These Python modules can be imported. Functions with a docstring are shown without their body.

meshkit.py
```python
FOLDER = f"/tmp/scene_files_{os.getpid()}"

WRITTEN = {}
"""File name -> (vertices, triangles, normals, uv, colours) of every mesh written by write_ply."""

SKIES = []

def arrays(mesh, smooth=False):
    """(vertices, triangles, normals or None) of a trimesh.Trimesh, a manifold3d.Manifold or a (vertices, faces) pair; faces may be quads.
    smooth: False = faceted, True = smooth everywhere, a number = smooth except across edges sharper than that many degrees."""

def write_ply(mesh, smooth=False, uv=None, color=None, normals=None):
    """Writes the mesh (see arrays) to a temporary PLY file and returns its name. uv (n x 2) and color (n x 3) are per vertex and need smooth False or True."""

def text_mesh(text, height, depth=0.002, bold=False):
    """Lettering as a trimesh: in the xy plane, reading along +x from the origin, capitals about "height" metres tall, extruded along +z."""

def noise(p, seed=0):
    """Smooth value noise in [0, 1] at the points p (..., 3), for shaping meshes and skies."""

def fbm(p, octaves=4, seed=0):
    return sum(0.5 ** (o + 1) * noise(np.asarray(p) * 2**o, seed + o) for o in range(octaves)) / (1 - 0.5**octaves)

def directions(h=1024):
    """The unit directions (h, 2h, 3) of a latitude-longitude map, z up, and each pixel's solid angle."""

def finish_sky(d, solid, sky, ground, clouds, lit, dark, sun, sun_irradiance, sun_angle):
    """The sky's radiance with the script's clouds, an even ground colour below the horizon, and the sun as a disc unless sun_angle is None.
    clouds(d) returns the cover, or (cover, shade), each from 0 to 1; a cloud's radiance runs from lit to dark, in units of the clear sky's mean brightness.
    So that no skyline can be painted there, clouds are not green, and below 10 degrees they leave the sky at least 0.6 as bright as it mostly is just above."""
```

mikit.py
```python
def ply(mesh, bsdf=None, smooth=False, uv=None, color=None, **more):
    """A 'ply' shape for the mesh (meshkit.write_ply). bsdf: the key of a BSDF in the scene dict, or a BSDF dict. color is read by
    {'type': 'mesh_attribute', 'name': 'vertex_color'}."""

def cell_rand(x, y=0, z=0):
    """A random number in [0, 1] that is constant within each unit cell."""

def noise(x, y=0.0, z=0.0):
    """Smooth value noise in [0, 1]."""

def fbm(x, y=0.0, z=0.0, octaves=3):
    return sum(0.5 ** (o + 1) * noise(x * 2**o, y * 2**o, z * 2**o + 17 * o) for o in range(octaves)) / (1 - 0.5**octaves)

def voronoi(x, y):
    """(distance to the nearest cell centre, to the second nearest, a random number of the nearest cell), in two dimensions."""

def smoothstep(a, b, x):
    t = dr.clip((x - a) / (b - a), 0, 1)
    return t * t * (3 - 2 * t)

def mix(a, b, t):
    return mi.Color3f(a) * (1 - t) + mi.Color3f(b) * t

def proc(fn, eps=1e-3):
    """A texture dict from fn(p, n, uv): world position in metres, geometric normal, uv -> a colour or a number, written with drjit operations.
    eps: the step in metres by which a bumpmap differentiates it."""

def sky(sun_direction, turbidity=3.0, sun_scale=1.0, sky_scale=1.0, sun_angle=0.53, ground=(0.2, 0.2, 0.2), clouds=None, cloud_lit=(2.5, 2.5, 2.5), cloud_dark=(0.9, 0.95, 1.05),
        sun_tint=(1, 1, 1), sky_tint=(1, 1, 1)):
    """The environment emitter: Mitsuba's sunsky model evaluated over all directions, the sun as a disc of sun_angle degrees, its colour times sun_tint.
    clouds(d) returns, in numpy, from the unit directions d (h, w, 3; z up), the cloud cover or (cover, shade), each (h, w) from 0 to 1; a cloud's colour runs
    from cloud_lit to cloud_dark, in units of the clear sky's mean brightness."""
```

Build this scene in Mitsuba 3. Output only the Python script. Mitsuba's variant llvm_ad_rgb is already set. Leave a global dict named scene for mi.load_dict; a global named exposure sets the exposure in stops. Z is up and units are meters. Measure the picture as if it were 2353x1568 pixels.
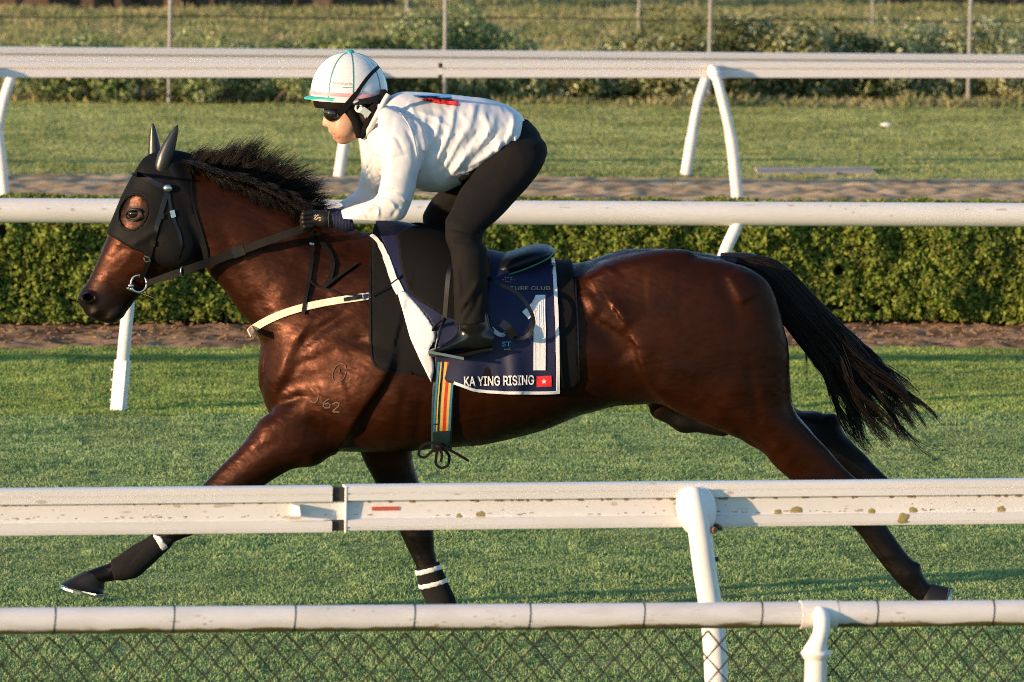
import math, random
import numpy as np, trimesh, shapely
import mitsuba as mi, mikit, meshkit
import drjit as dr
from mikit import proc, noise, fbm, voronoi, cell_rand, smoothstep, mix
from scipy.interpolate import PchipInterpolator, LinearNDInterpolator, make_interp_spline
from scipy import sparse

scene, labels = {}, {}
T4 = mi.ScalarTransform4f
rng = np.random.default_rng(7)

# ------------------------------------------------------------------ camera, sky, exposure
# A long lens on a raised stand looking 5.3 degrees down; sizes below are traced in a sheet 2353 x 1568 units wide.
CAM_H, F, HORIZON, ROLL = 3.154, 14050.0, -521.0, 0.018
PITCH = math.atan((784 - HORIZON) / F)
_f = np.array([0, math.cos(PITCH), -math.sin(PITCH)])
_r0, _u0 = np.array([1.0, 0, 0]), np.array([0, math.sin(PITCH), math.cos(PITCH)])
_up = math.cos(ROLL) * _u0 - math.sin(ROLL) * _r0
_rt = math.cos(ROLL) * _r0 + math.sin(ROLL) * _u0
CAM = np.array([0, 0, CAM_H])
HORSE_Y = 22.5
scene['camera'] = {'type': 'thinlens', 'fov': math.degrees(2 * math.atan(1176.5 / F)), 'fov_axis': 'x',
                   'aperture_radius': 0.0115, 'focus_distance': 22.2, 'near_clip': 1.0, 'far_clip': 400.0,
                   'to_world': T4().look_at(origin=CAM.tolist(), target=(CAM + _f).tolist(), up=_up.tolist())}
SUN = np.array([-0.8406, -0.5253, 0.1323])
scene['sky'] = mikit.sky(SUN.tolist(), turbidity=3.0, sun_scale=1.0, sky_scale=1.0, sun_tint=(0.79, 0.99, 2.25), sky_tint=(0.70, 0.93, 1.28))
exposure = 3.6


def at(u, v, Y):
    """The point of the plane y = Y that the sheet shows at (u, v)."""
    d = _f * F + _rt * (u - 1176.5) - _up * (v - 784.0)
    return CAM + d * (Y / d[1])


def H(u, v, dy=0.0):
    return at(u, v, HORSE_Y + dy)


def gnd(u, v):
    d = _f * F + _rt * (u - 1176.5) - _up * (v - 784.0)
    return CAM + d * (-CAM_H / d[2])


# ------------------------------------------------------------------ bookkeeping
def free(key):
    if key not in scene and not any(k.startswith(key + '__') for k in scene) and key not in labels:
        return key
    n = 1
    while True:
        k = f'{key}_{n:03d}'
        if k not in scene and k not in labels and not any(q.startswith(k + '__') for q in scene):
            return k
        n += 1


def thing(name, label, cat, group=None, kind=None):
    key = free(name)
    labels[key] = {'label': label, 'category': cat}
    if group:
        labels[key]['group'] = group
    if kind:
        labels[key]['kind'] = kind
    return key


def obj(name, mesh, bsdf, parent=None, smooth=30, color=None, label=None, kind=None, normals=None):
    key = free((parent + '__' if parent else '') + name)
    scene[key] = mikit.ply(mesh, bsdf, smooth=smooth, color=color)
    if label or kind:
        labels[key] = {}
        if label:
            labels[key]['label'] = label
        if kind:
            labels[key]['kind'] = kind
    return key


def struct(name, label, mesh, bsdf, smooth=False):
    scene[name] = mikit.ply(mesh, bsdf, smooth=smooth)
    labels[name] = {'label': label, 'kind': 'structure'}


# ------------------------------------------------------------------ mesh helpers
def frames(P):
    P = np.asarray(P, float)
    t = np.gradient(P, axis=0)
    t /= np.linalg.norm(t, axis=1, keepdims=True) + 1e-12
    return P, t


def resample(pts, n, k=3):
    pts = np.asarray(pts, float)
    s = np.r_[0, np.cumsum(np.linalg.norm(np.diff(pts, axis=0), axis=1))]
    s, i = np.unique(s, return_index=True)
    pts = pts[i]
    k = min(k, len(pts) - 1)
    f = PchipInterpolator(s, pts) if k == 3 else make_interp_spline(s, pts, k=1)
    return f(np.linspace(0, s[-1], n))


def tube(pts, r, sides=8, caps=True, ref=(0, 1, 0.001)):
    P, t = frames(pts)
    n = len(P)
    r = np.broadcast_to(np.asarray(r, float), (n,))
    ref = np.asarray(ref, float)
    a = np.cross(t, ref)
    bad = np.linalg.norm(a, axis=1) < 0.05
    a[bad] = np.cross(t[bad], [1, 0, 0.3])
    a /= np.linalg.norm(a, axis=1, keepdims=True)
    b = np.cross(t, a)
    ang = np.arange(sides) * 2 * np.pi / sides
    V = (P[:, None] + r[:, None, None] * (np.cos(ang)[None, :, None] * a[:, None] + np.sin(ang)[None, :, None] * b[:, None])).reshape(-1, 3)
    i, j = np.meshgrid(np.arange(n - 1), np.arange(sides), indexing='ij')
    j2 = (j + 1) % sides
    q = np.stack([i * sides + j, i * sides + j2, (i + 1) * sides + j2, (i + 1) * sides + j], -1).reshape(-1, 4)
    Fc = np.vstack([q[:, [0, 1, 2]], q[:, [0, 2, 3]]])
    if caps:
        V = np.vstack([V, P[:1], P[-1:]])
        j = np.arange(sides)
        Fc = np.vstack([Fc, np.stack([np.full(sides, len(V) - 2), (j + 1) % sides, j], 1),
                        np.stack([np.full(sides, len(V) - 1), (n - 1) * sides + j, (n - 1) * sides + (j + 1) % sides], 1)])
    return V, Fc


def cat(parts):
    V, Fs, o = [], [], 0
    for v, f in parts:
        v, f = np.asarray(v, float), np.asarray(f)
        V.append(v)
        Fs.append(f + o)
        o += len(v)
    return np.vstack(V), np.vstack(Fs)


def flat_strap(pts, width, thick, side):
    """A strap of rectangular section along pts; side = the direction its flat face looks to (one, or one per point)."""
    P, t = frames(pts)
    n = len(P)
    side = np.broadcast_to(np.asarray(side, float), (n, 3))
    w = np.cross(t, side)
    w /= np.linalg.norm(w, axis=1, keepdims=True) + 1e-12
    s = np.cross(w, t)
    width = np.broadcast_to(np.asarray(width, float), (n,))[:, None]
    c = [P + w * width / 2 + s * thick / 2, P - w * width / 2 + s * thick / 2, P - w * width / 2 - s * thick / 2, P + w * width / 2 - s * thick / 2]
    V = np.stack(c, 1).reshape(-1, 3)
    i, j = np.meshgrid(np.arange(n - 1), np.arange(4), indexing='ij')
    j2 = (j + 1) % 4
    q = np.stack([i * 4 + j, i * 4 + j2, (i + 1) * 4 + j2, (i + 1) * 4 + j], -1).reshape(-1, 4)
    Fc = np.vstack([q[:, [0, 1, 2]], q[:, [0, 2, 3]], [[0, 2, 1], [0, 3, 2]], np.array([[0, 1, 2], [0, 2, 3]]) + 4 * (n - 1)])
    return V, Fc


def box(c, s, rot=None):
    m = trimesh.creation.box(s)
    v = np.array(m.vertices)
    if rot is not None:
        v = v @ np.asarray(rot).T
    return v + np.asarray(c), np.array(m.faces)


def ball(c, r, n=2, rot=None):
    m = trimesh.creation.icosphere(n)
    v = np.array(m.vertices) * np.asarray(r)
    if rot is not None:
        v = v @ np.asarray(rot).T
    return v + np.asarray(c), np.array(m.faces)


def sheet(P):
    """A grid of points (n, m, 3) as quads."""
    n, m = P.shape[:2]
    i, j = np.meshgrid(np.arange(n - 1), np.arange(m - 1), indexing='ij')
    q = np.stack([i * m + j, (i + 1) * m + j, (i + 1) * m + j + 1, i * m + j + 1], -1).reshape(-1, 4)
    return P.reshape(-1, 3), np.vstack([q[:, [0, 1, 2]], q[:, [0, 2, 3]]])


def extrude_along(prof, P0, P1, back, up):
    """A profile [(b, z)...] (b along back, z along up) swept from P0 to P1."""
    prof = np.asarray(prof, float)
    n = len(prof)
    m = max(1, int(np.linalg.norm(np.asarray(P1) - P0) / 0.25))      # short pieces: long thin triangles would speckle
    V = np.vstack([P0 + (P1 - P0) * (i / m) + prof[:, :1] * back + prof[:, 1:] * up for i in range(m + 1)])
    j = np.arange(n)
    j2 = (j + 1) % n
    F1 = np.vstack([np.vstack([np.stack([j, j2, j2 + n], 1), np.stack([j, j2 + n, j + n], 1)]) + i * n for i in range(m)])
    tri = trimesh.creation.triangulate_polygon(shapely.Polygon(prof), engine='earcut')
    # map the triangulation back on the profile's own points
    from scipy.spatial import cKDTree
    ix = cKDTree(prof).query(tri[0])[1]
    return V, np.vstack([F1, ix[tri[1]], ix[tri[1]][:, ::-1] + m * n])


# ------------------------------------------------------------------ implicit bodies
class Grid:
    def __init__(self, lo, hi, h):
        self.h, self.lo = h, np.asarray(lo, float)
        self.n = np.ceil((np.asarray(hi) - self.lo) / h).astype(int) + 1
        self.ax = [(self.lo[i] + h * np.arange(self.n[i])).astype(np.float32) for i in range(3)]
        self.D = np.full(self.n, 0.5, np.float32)

    def sub(self, lo, hi):
        a = [max(0, int(math.floor((lo[i] - self.lo[i]) / self.h))) for i in range(3)]
        b = [min(int(self.n[i]), int(math.ceil((hi[i] - self.lo[i]) / self.h)) + 1) for i in range(3)]
        if any(b[i] <= a[i] for i in range(3)):
            return None
        s = tuple(slice(a[i], b[i]) for i in range(3))
        return s, self.ax[0][s[0]][:, None, None], self.ax[1][s[1]][None, :, None], self.ax[2][s[2]][None, None, :]

    def put(self, s, d, k, mode='add'):
        D = self.D[s]
        if mode == 'add':
            hh = np.clip(0.5 + 0.5 * (D - d) / k, 0, 1)
            self.D[s] = D + (d - D) * hh - k * hh * (1 - hh)
        else:
            hh = np.clip(0.5 - 0.5 * (D + d) / k, 0, 1)
            self.D[s] = D + (-d - D) * hh + k * hh * (1 - hh)

    def cone(self, a, ra, b, rb, k=0.02, flat=1.0, mode='add'):
        a, b = np.asarray(a, float), np.asarray(b, float)
        m = max(ra, rb) * max(1, flat) + 2 * k + 0.02
        g = self.sub(np.minimum(a, b) - m, np.maximum(a, b) + m)
        if g is None:
            return
        s, X, Y, Z = g
        ax, ay, az = a[0], a[1] / flat, a[2]
        bx, by, bz = b[0] - ax, b[1] / flat - ay, b[2] - az
        L2 = bx * bx + by * by + bz * bz + 1e-12
        px, py, pz = X - ax, Y / flat - ay, Z - az
        t = np.clip((px * bx + py * by + pz * bz) / L2, 0, 1)
        d = np.sqrt((px - t * bx) ** 2 + (py - t * by) ** 2 + (pz - t * bz) ** 2) - (ra + t * (rb - ra))
        self.put(s, (d * min(1.0, flat)).astype(np.float32), k, mode)

    def ell(self, c, r, k=0.02, ang=0.0, mode='add'):
        """An ellipsoid, turned by ang degrees in the x-z plane."""
        c, r = np.asarray(c, float), np.asarray(r, float)
        m = max(r) + 2 * k + 0.02
        g = self.sub(c - m, c + m)
        if g is None:
            return
        s, X, Y, Z = g
        ca, sa = math.cos(math.radians(ang)), math.sin(math.radians(ang))
        x, y, z = X - c[0], Y - c[1], Z - c[2]
        xr, zr = x * ca + z * sa, -x * sa + z * ca
        q = np.sqrt((xr / r[0]) ** 2 + (y / r[1]) ** 2 + (zr / r[2]) ** 2)
        q2 = np.sqrt((xr / r[0] ** 2) ** 2 + (y / r[1] ** 2) ** 2 + (zr / r[2] ** 2) ** 2) + 1e-9
        self.put(s, (q * (q - 1) / q2).astype(np.float32), k, mode)

    def strip(self, st, k=0.03, p=2.0, Y0=HORSE_Y, mode='add', cap=1.0):
        """A limb or trunk between two traced edges: rows (uA, vA, uB, vB, half width, y offset, skew)."""
        A, B, W, YC, SK = [], [], [], [], []
        for row in st:
            row = list(row) + [0, 0][len(row) - 5:]
            yc = row[5]
            a, b = at(row[0], row[1], Y0 + yc), at(row[2], row[3], Y0 + yc)
            A.append(a[[0, 2]]); B.append(b[[0, 2]]); W.append(row[4]); YC.append(Y0 + yc); SK.append(row[6])
        A, B = np.array(A), np.array(B)
        i, f = np.arange(len(st)), np.linspace(0, len(st) - 1, (len(st) - 1) * 10 + 1)
        M, hv = PchipInterpolator(i, (A + B) / 2)(f), PchipInterpolator(i, (A - B) / 2)(f)
        W, YC, SK = (PchipInterpolator(i, np.array(q))(f) for q in (W, YC, SK))
        C = np.zeros(len(f))
        out = []
        for end in (0, -1):
            d = (M[0] - M[1]) if end == 0 else (M[-1] - M[-2])
            hn = np.array([-hv[end][1], hv[end][0]])
            hl = np.linalg.norm(hv[end])
            hn = hn / hl * np.sign(hn @ d + 1e-12)
            cs = np.array([0.25, 0.5, 0.8, 1.1, 1.5])
            out.append((M[end] + hn * hl * cap * cs[:, None], np.repeat(hv[end][None], 5, 0), np.repeat(W[end], 5), np.repeat(YC[end], 5), np.repeat(SK[end], 5), cs))
        M = np.vstack([M, out[0][0], out[1][0]]); hv = np.vstack([hv, out[0][1], out[1][1]])
        W, YC, SK, C = (np.r_[q, out[0][j], out[1][j]] for q, j in ((W, 2), (YC, 3), (SK, 4), (C, 5)))
        e = np.linspace(-1.5, 1.5, 31)
        P = M[:, None] + e[None, :, None] * hv[:, None]
        hl = np.linalg.norm(hv, axis=1)
        val = np.stack([np.broadcast_to(e[None], P.shape[:2])] + [np.broadcast_to(q[:, None], P.shape[:2]) for q in (C, W, YC, SK, hl)], -1)
        m = 0.03
        lo = np.r_[P[..., 0].min(), min(YC - 1.5 * W) - m, P[..., 1].min()]
        hi = np.r_[P[..., 0].max(), max(YC + 1.5 * W) + m, P[..., 1].max()]
        s, X, Y, Z = self.sub(lo, hi)
        gx, gz = np.meshgrid(X[:, 0, 0], Z[0, 0, :], indexing='ij')
        R = LinearNDInterpolator(P.reshape(-1, 2), val.reshape(-1, 6))(gx, gz)
        ok = np.isfinite(R[..., 0])
        R = np.where(ok[..., None], R, 1.0).astype(np.float32)
        e, C, W, YC, SK, hl = (R[:, None, :, j] for j in range(6))
        w = W * (1 - SK * np.clip(e, -1, 1))
        yy = np.abs(Y - YC) / w
        if p == 2.0:
            q = np.sqrt(e * e + C * C + yy * yy)
        else:
            q = (np.abs(np.sqrt(e * e + C * C)) ** p + yy ** p) ** (1 / p)
        d = (q - 1) * np.minimum(hl, w)
        d = np.where(ok[:, None, :], d, 0.5).astype(np.float32)
        self.put(s, d, k, mode)

    def near_y(self, level=0.0, y0=None, y1=None):
        """For every (x, z) the first y, from the camera's side, where the field falls below level."""
        D = self.D
        neg = D < level
        j = np.argmax(neg, axis=1)
        hit = neg.any(axis=1)
        jj = np.clip(j, 1, None)
        i, k = np.meshgrid(np.arange(self.n[0]), np.arange(self.n[2]), indexing='ij')
        d1, d0 = D[i, jj, k], D[i, jj - 1, k]
        t = np.clip((d0 - level) / (d0 - d1 + 1e-9), 0, 1)
        return np.where(hit, self.lo[1] + (jj - 1 + t) * self.h, np.nan)


def nets(D, lo, h, smooth_it=2):
    """Surface nets of the zero level of D."""
    ins = D < 0
    c = [ins[a:ins.shape[0] - 1 + a, b:ins.shape[1] - 1 + b, d:ins.shape[2] - 1 + d] for a, b, d in np.ndindex(2, 2, 2)]
    any_, all_ = c[0].copy(), c[0].copy()
    for q in c[1:]:
        any_ |= q
        all_ &= q
    act = any_ & ~all_
    I = np.argwhere(act)
    idx = np.full(act.shape, -1, np.int32)
    idx[act] = np.arange(len(I))
    cor = {o: D[I[:, 0] + o[0], I[:, 1] + o[1], I[:, 2] + o[2]] for o in np.ndindex(2, 2, 2)}
    S, N = np.zeros((len(I), 3)), np.zeros(len(I))
    for o in cor:
        for ax in range(3):
            if o[ax] == 0:
                o2 = tuple(1 if j == ax else o[j] for j in range(3))
                a, b = cor[o], cor[o2]
                x = (a < 0) != (b < 0)
                t = np.where(x, a / np.where(x, a - b, 1), 0)
                p = np.tile(np.array(o, float), (len(I), 1))
                p[:, ax] += t
                S += np.where(x[:, None], p, 0)
                N += x
    V = lo + h * (I + S / N[:, None])
    Fq = []
    for ax in range(3):
        a = np.argwhere(np.take(ins, np.arange(ins.shape[ax] - 1), ax) != np.take(ins, np.arange(1, ins.shape[ax]), ax))
        o1, o2 = [(1, 2), (2, 0), (0, 1)][ax]
        a = a[(a[:, o1] > 0) & (a[:, o2] > 0) & (a[:, o1] < act.shape[o1]) & (a[:, o2] < act.shape[o2])]
        flip = ins[a[:, 0], a[:, 1], a[:, 2]]
        q = []
        for d1, d2 in ((1, 1), (0, 1), (0, 0), (1, 0)):
            b = a.copy()
            b[:, o1] -= d1
            b[:, o2] -= d2
            q.append(idx[b[:, 0], b[:, 1], b[:, 2]])
        q = np.stack(q, 1)
        q = np.where(flip[:, None], q, q[:, ::-1])
        Fq.append(q)
    q = np.vstack(Fq)
    f = np.vstack([q[:, [0, 1, 2]], q[:, [0, 2, 3]]])
    if smooth_it:
        e = np.vstack([q[:, [0, 1]], q[:, [1, 2]], q[:, [2, 3]], q[:, [3, 0]]])
        e = np.vstack([e, e[:, ::-1]])
        L = sparse.csr_matrix((np.ones(len(e)), (e[:, 0], e[:, 1])), shape=(len(V), len(V)))
        L.data[:] = 1
        dg = np.maximum(np.asarray(L.sum(1)).ravel(), 1)
        for _ in range(smooth_it):
            for lam in (0.5, -0.52):
                V = V + lam * (L @ V / dg[:, None] - V)
    return V, f


def poly_sd(pts, X, Z, dy=-0.25, Y0=HORSE_Y):
    """Signed distance in the x-z plane from the polygon traced as (u, v) points (negative inside)."""
    P = np.array([at(u, v, Y0 + dy)[[0, 2]] for u, v in pts])
    gx, gz = np.meshgrid(X.ravel(), Z.ravel(), indexing='ij')
    d2 = np.full(gx.shape, 1e9)
    inside = np.zeros(gx.shape, bool)
    for a, b in zip(P, np.roll(P, -1, 0)):
        e = b - a
        t = np.clip(((gx - a[0]) * e[0] + (gz - a[1]) * e[1]) / (e @ e + 1e-12), 0, 1)
        d2 = np.minimum(d2, (gx - a[0] - t * e[0]) ** 2 + (gz - a[1] - t * e[1]) ** 2)
        if a[1] != b[1]:
            cr = ((a[1] > gz) != (b[1] > gz)) & (gx < (b[0] - a[0]) * (gz - a[1]) / (b[1] - a[1]) + a[0])
            inside ^= cr
    d = np.sqrt(d2)
    return np.where(inside, -d, d).astype(np.float32)


def smooth_poly(pts, n=8):
    """Rounds a traced closed outline."""
    pts = np.asarray(pts, float)
    c = np.vstack([pts[-3:], pts, pts[:3]])
    f = make_interp_spline(np.arange(len(c)), c, k=2)
    return f(np.linspace(3, 3 + len(pts), n * len(pts), endpoint=False))


def shell(G, poly, out, inn=0.012, dy=-0.25, holes=(), ylim=None, extra=None, it=2, Y0=HORSE_Y):
    """A layer lying on the body of grid G inside the traced outline, from inn below its skin to out above it."""
    P = np.array([at(u, v, Y0 + dy)[[0, 2]] for u, v in poly])
    lo = [P[:, 0].min() - 0.03, G.lo[1] if ylim is None else ylim[0], P[:, 1].min() - 0.03]
    hi = [P[:, 0].max() + 0.03, G.ax[1][-1] if ylim is None else ylim[1], P[:, 1].max() + 0.03]
    s, X, Y, Z = G.sub(lo, hi)
    D = G.D[s]
    pd = poly_sd(poly, X, Z, dy, Y0)
    for hpoly in holes:
        pd = np.maximum(pd, -poly_sd(hpoly, X, Z, dy, Y0))
    d = np.maximum(np.maximum(D - out, -(D + inn)), pd[:, None, :])
    if ylim is not None:
        d = np.maximum(d, np.maximum(ylim[0] + 0.02 - Y, Y - ylim[1] + 0.02))
    if extra is not None:
        d = extra(d, D, X, Y, Z)
    lo2 = G.lo + G.h * np.array([q.start for q in s])
    return nets(d, lo2, G.h, it)
# ------------------------------------------------------------------ materials
def rgb(c):
    return {'type': 'rgb', 'value': [float(x) for x in c]}


VC = {'type': 'mesh_attribute', 'name': 'vertex_color'}


def two(d):
    return {'type': 'twosided', 'bsdf': d}


def pr(name, col, rough=0.5, spec=0.5, **k):
    scene[name] = two({'type': 'principled', 'base_color': col if isinstance(col, dict) else rgb(col), 'roughness': rough, 'specular': spec, **k})
    return name


def pv(fn):
    return proc(fn)


# white rail plastic: yellowed a little, streaked with grime that lies in specks and smears
def white_fn(p, n, uv):
    s = smoothstep(0.78, 0.88, noise(p.x * 26, p.y * 26, p.z * 60)) * smoothstep(0.60, 0.70, noise(p.x * 4.3, p.y * 4.3, p.z * 40))
    c = mix((0.655, 0.63, 0.60), (0.625, 0.598, 0.562), smoothstep(0.3, 0.7, noise(p.x * 5, p.y * 5, p.z * 14)))
    return mix(c, (0.36, 0.31, 0.25), s * 0.7)


pr('mat_white', pv(white_fn), 0.42, 0.45)
pr('mat_white_clean', (0.70, 0.675, 0.64), 0.40, 0.45)
pr('mat_white_far', (0.64, 0.615, 0.585), 0.45, 0.4)
pr('mat_black_rubber', (0.035, 0.03, 0.026), 0.6, 0.3)


# painted pipe with green-brown algae along its underside (patches with ragged edges)
PIPE = {}


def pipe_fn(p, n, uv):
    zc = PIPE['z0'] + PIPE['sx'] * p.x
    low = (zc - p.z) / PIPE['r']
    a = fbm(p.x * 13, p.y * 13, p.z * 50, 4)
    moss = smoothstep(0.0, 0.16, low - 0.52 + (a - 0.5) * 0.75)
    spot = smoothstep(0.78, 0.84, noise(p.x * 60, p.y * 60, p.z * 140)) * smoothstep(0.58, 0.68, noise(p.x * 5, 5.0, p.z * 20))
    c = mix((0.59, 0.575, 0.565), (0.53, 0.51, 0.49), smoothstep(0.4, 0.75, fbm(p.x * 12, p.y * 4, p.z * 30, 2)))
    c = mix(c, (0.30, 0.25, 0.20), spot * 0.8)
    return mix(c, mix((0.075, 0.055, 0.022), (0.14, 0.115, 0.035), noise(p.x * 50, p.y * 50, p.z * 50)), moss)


pr('mat_pipe', pv(pipe_fn), 0.5, 0.4)
pr('mat_wire', (0.016, 0.016, 0.013), 0.6, 0.25)
pr('mat_galv', pv(lambda p, n, uv: mix((0.15, 0.15, 0.14), (0.24, 0.235, 0.22), fbm(p.x * 20, p.y * 20, p.z * 8, 3))), 0.5, 0.5)
pr('mat_rust', (0.26, 0.12, 0.07), 0.7, 0.3)
pr('mat_grime', (0.24, 0.19, 0.125), 0.9, 0.1)
pr('mat_concrete', pv(lambda p, n, uv: mix((0.17, 0.155, 0.135), (0.27, 0.25, 0.22), fbm(p.x * 14, p.y * 14, p.z * 14, 3))), 0.9, 0.1)
pr('mat_lichen', pv(lambda p, n, uv: mix((0.20, 0.17, 0.06), (0.33, 0.28, 0.12), noise(p.x * 300, p.y * 300, p.z * 300))), 0.9, 0.1)
pr('mat_red_sticker', (0.46, 0.09, 0.05), 0.5, 0.4)

# ground materials
pr('mat_turf_soil', pv(lambda p, n, uv: mix((0.10, 0.15, 0.065), (0.15, 0.19, 0.08), fbm(p.x * 5, p.y * 5, 0, 3))), 0.95, 0.1)


def soil_fn(p, n, uv):
    return mix((0.10, 0.058, 0.032), (0.26, 0.165, 0.095), smoothstep(0.3, 0.7, fbm(p.x * 14, p.y * 7, p.z * 20, 4)))


pr('mat_soil', pv(soil_fn), 0.95, 0.1)
pr('mat_sand', pv(lambda p, n, uv: mix((0.20, 0.140, 0.082), (0.37, 0.270, 0.160), smoothstep(0.25, 0.75, fbm(p.x * 9, p.y * 4, p.z * 12, 4)))), 0.95, 0.1)


def dry_fn(p, n, uv):
    a = fbm(p.x * 0.55, p.y * 0.22, 3.0, 4)
    b = fbm(p.x * 4, p.y * 1.6, 1.0, 3)
    c = mix((0.12, 0.13, 0.055), (0.235, 0.19, 0.11), smoothstep(0.42, 0.62, a))
    return mix(c, (0.055, 0.068, 0.022), smoothstep(0.5, 0.75, b) * 0.7)


pr('mat_dry', pv(dry_fn), 0.95, 0.1)
for nm, tr in (('mat_grass', 1.0), ('mat_leaf', 0.7)):
    scene[nm] = {'type': 'principledthin', 'base_color': VC, 'roughness': 0.5 if nm == 'mat_grass' else 0.38, 'diff_trans': tr, 'spec_trans': 0.0, 'eta': 1.4}
pr('mat_twig', pv(lambda p, n, uv: mix((0.075, 0.055, 0.034), (0.13, 0.10, 0.06), noise(p.x * 40, p.y * 40, p.z * 40))), 0.9, 0.1)
pr('mat_boards', pv(lambda p, n, uv: mix((0.07, 0.05, 0.036), (0.13, 0.098, 0.07), fbm(p.x * 3, p.y * 3, p.z * 1.5, 3))), 0.9, 0.1)

# ------------------------------------------------------------------ ground
SL = 0.19                                     # the strips and rails run this much away per metre to the right


def strip_sheet(y0, y1, z, x0=-70, x1=70, n=2):
    return sheet(np.array([[[x, y0 + SL * x, z], [x, y1 + SL * x, z]] for x in np.linspace(x0, x1, n)]))


def rough_strip(y0, y1, z, x0, x1, step, amp, fx, fy, seed):
    xs, ys = np.arange(x0, x1, step), np.arange(y0, y1 + step, step)
    X, Y = np.meshgrid(xs, ys, indexing='ij')
    P = np.stack([X, Y + SL * X, 0 * X], -1)
    q = np.stack([P[..., 0] * fx, P[..., 1] * fy, 0 * X], -1)
    edge = np.clip(np.minimum(Y - y0, y1 - Y) / 0.15, 0, 1)
    P[..., 2] = z + edge * amp * (meshkit.fbm(q, 4, seed) - 0.3)
    return sheet(P)


GROUND = 0.0
struct('ground', 'dry patchy grass rising far behind the rails', sheet(np.array([[[x, y, -0.02] for y in (-40, 20, 60, 120, 300)] for x in (-300, 0, 300)])), 'mat_dry')
struct('racetrack_turf', 'green mown turf of the track under the galloping horse', strip_sheet(-20, 33.5, 0.0), 'mat_turf_soil')
struct('soil_bed', 'strip of bare brown soil at the foot of the clipped hedge', rough_strip(33.45, 36.6, 0.0, -9, 10, 0.035, 0.05, 7, 7, 3), 'mat_soil', smooth=True)
struct('sand_track', 'brown churned sand track beyond the clipped hedge', rough_strip(36.6, 47.9, 0.0, -14, 15, 0.04, 0.045, 9, 5, 5), 'mat_sand', smooth=True)
struct('far_turf', 'band of mown turf between sand track and wire fence', strip_sheet(47.88, 58.5, 0.0), 'mat_turf_soil')

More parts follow.
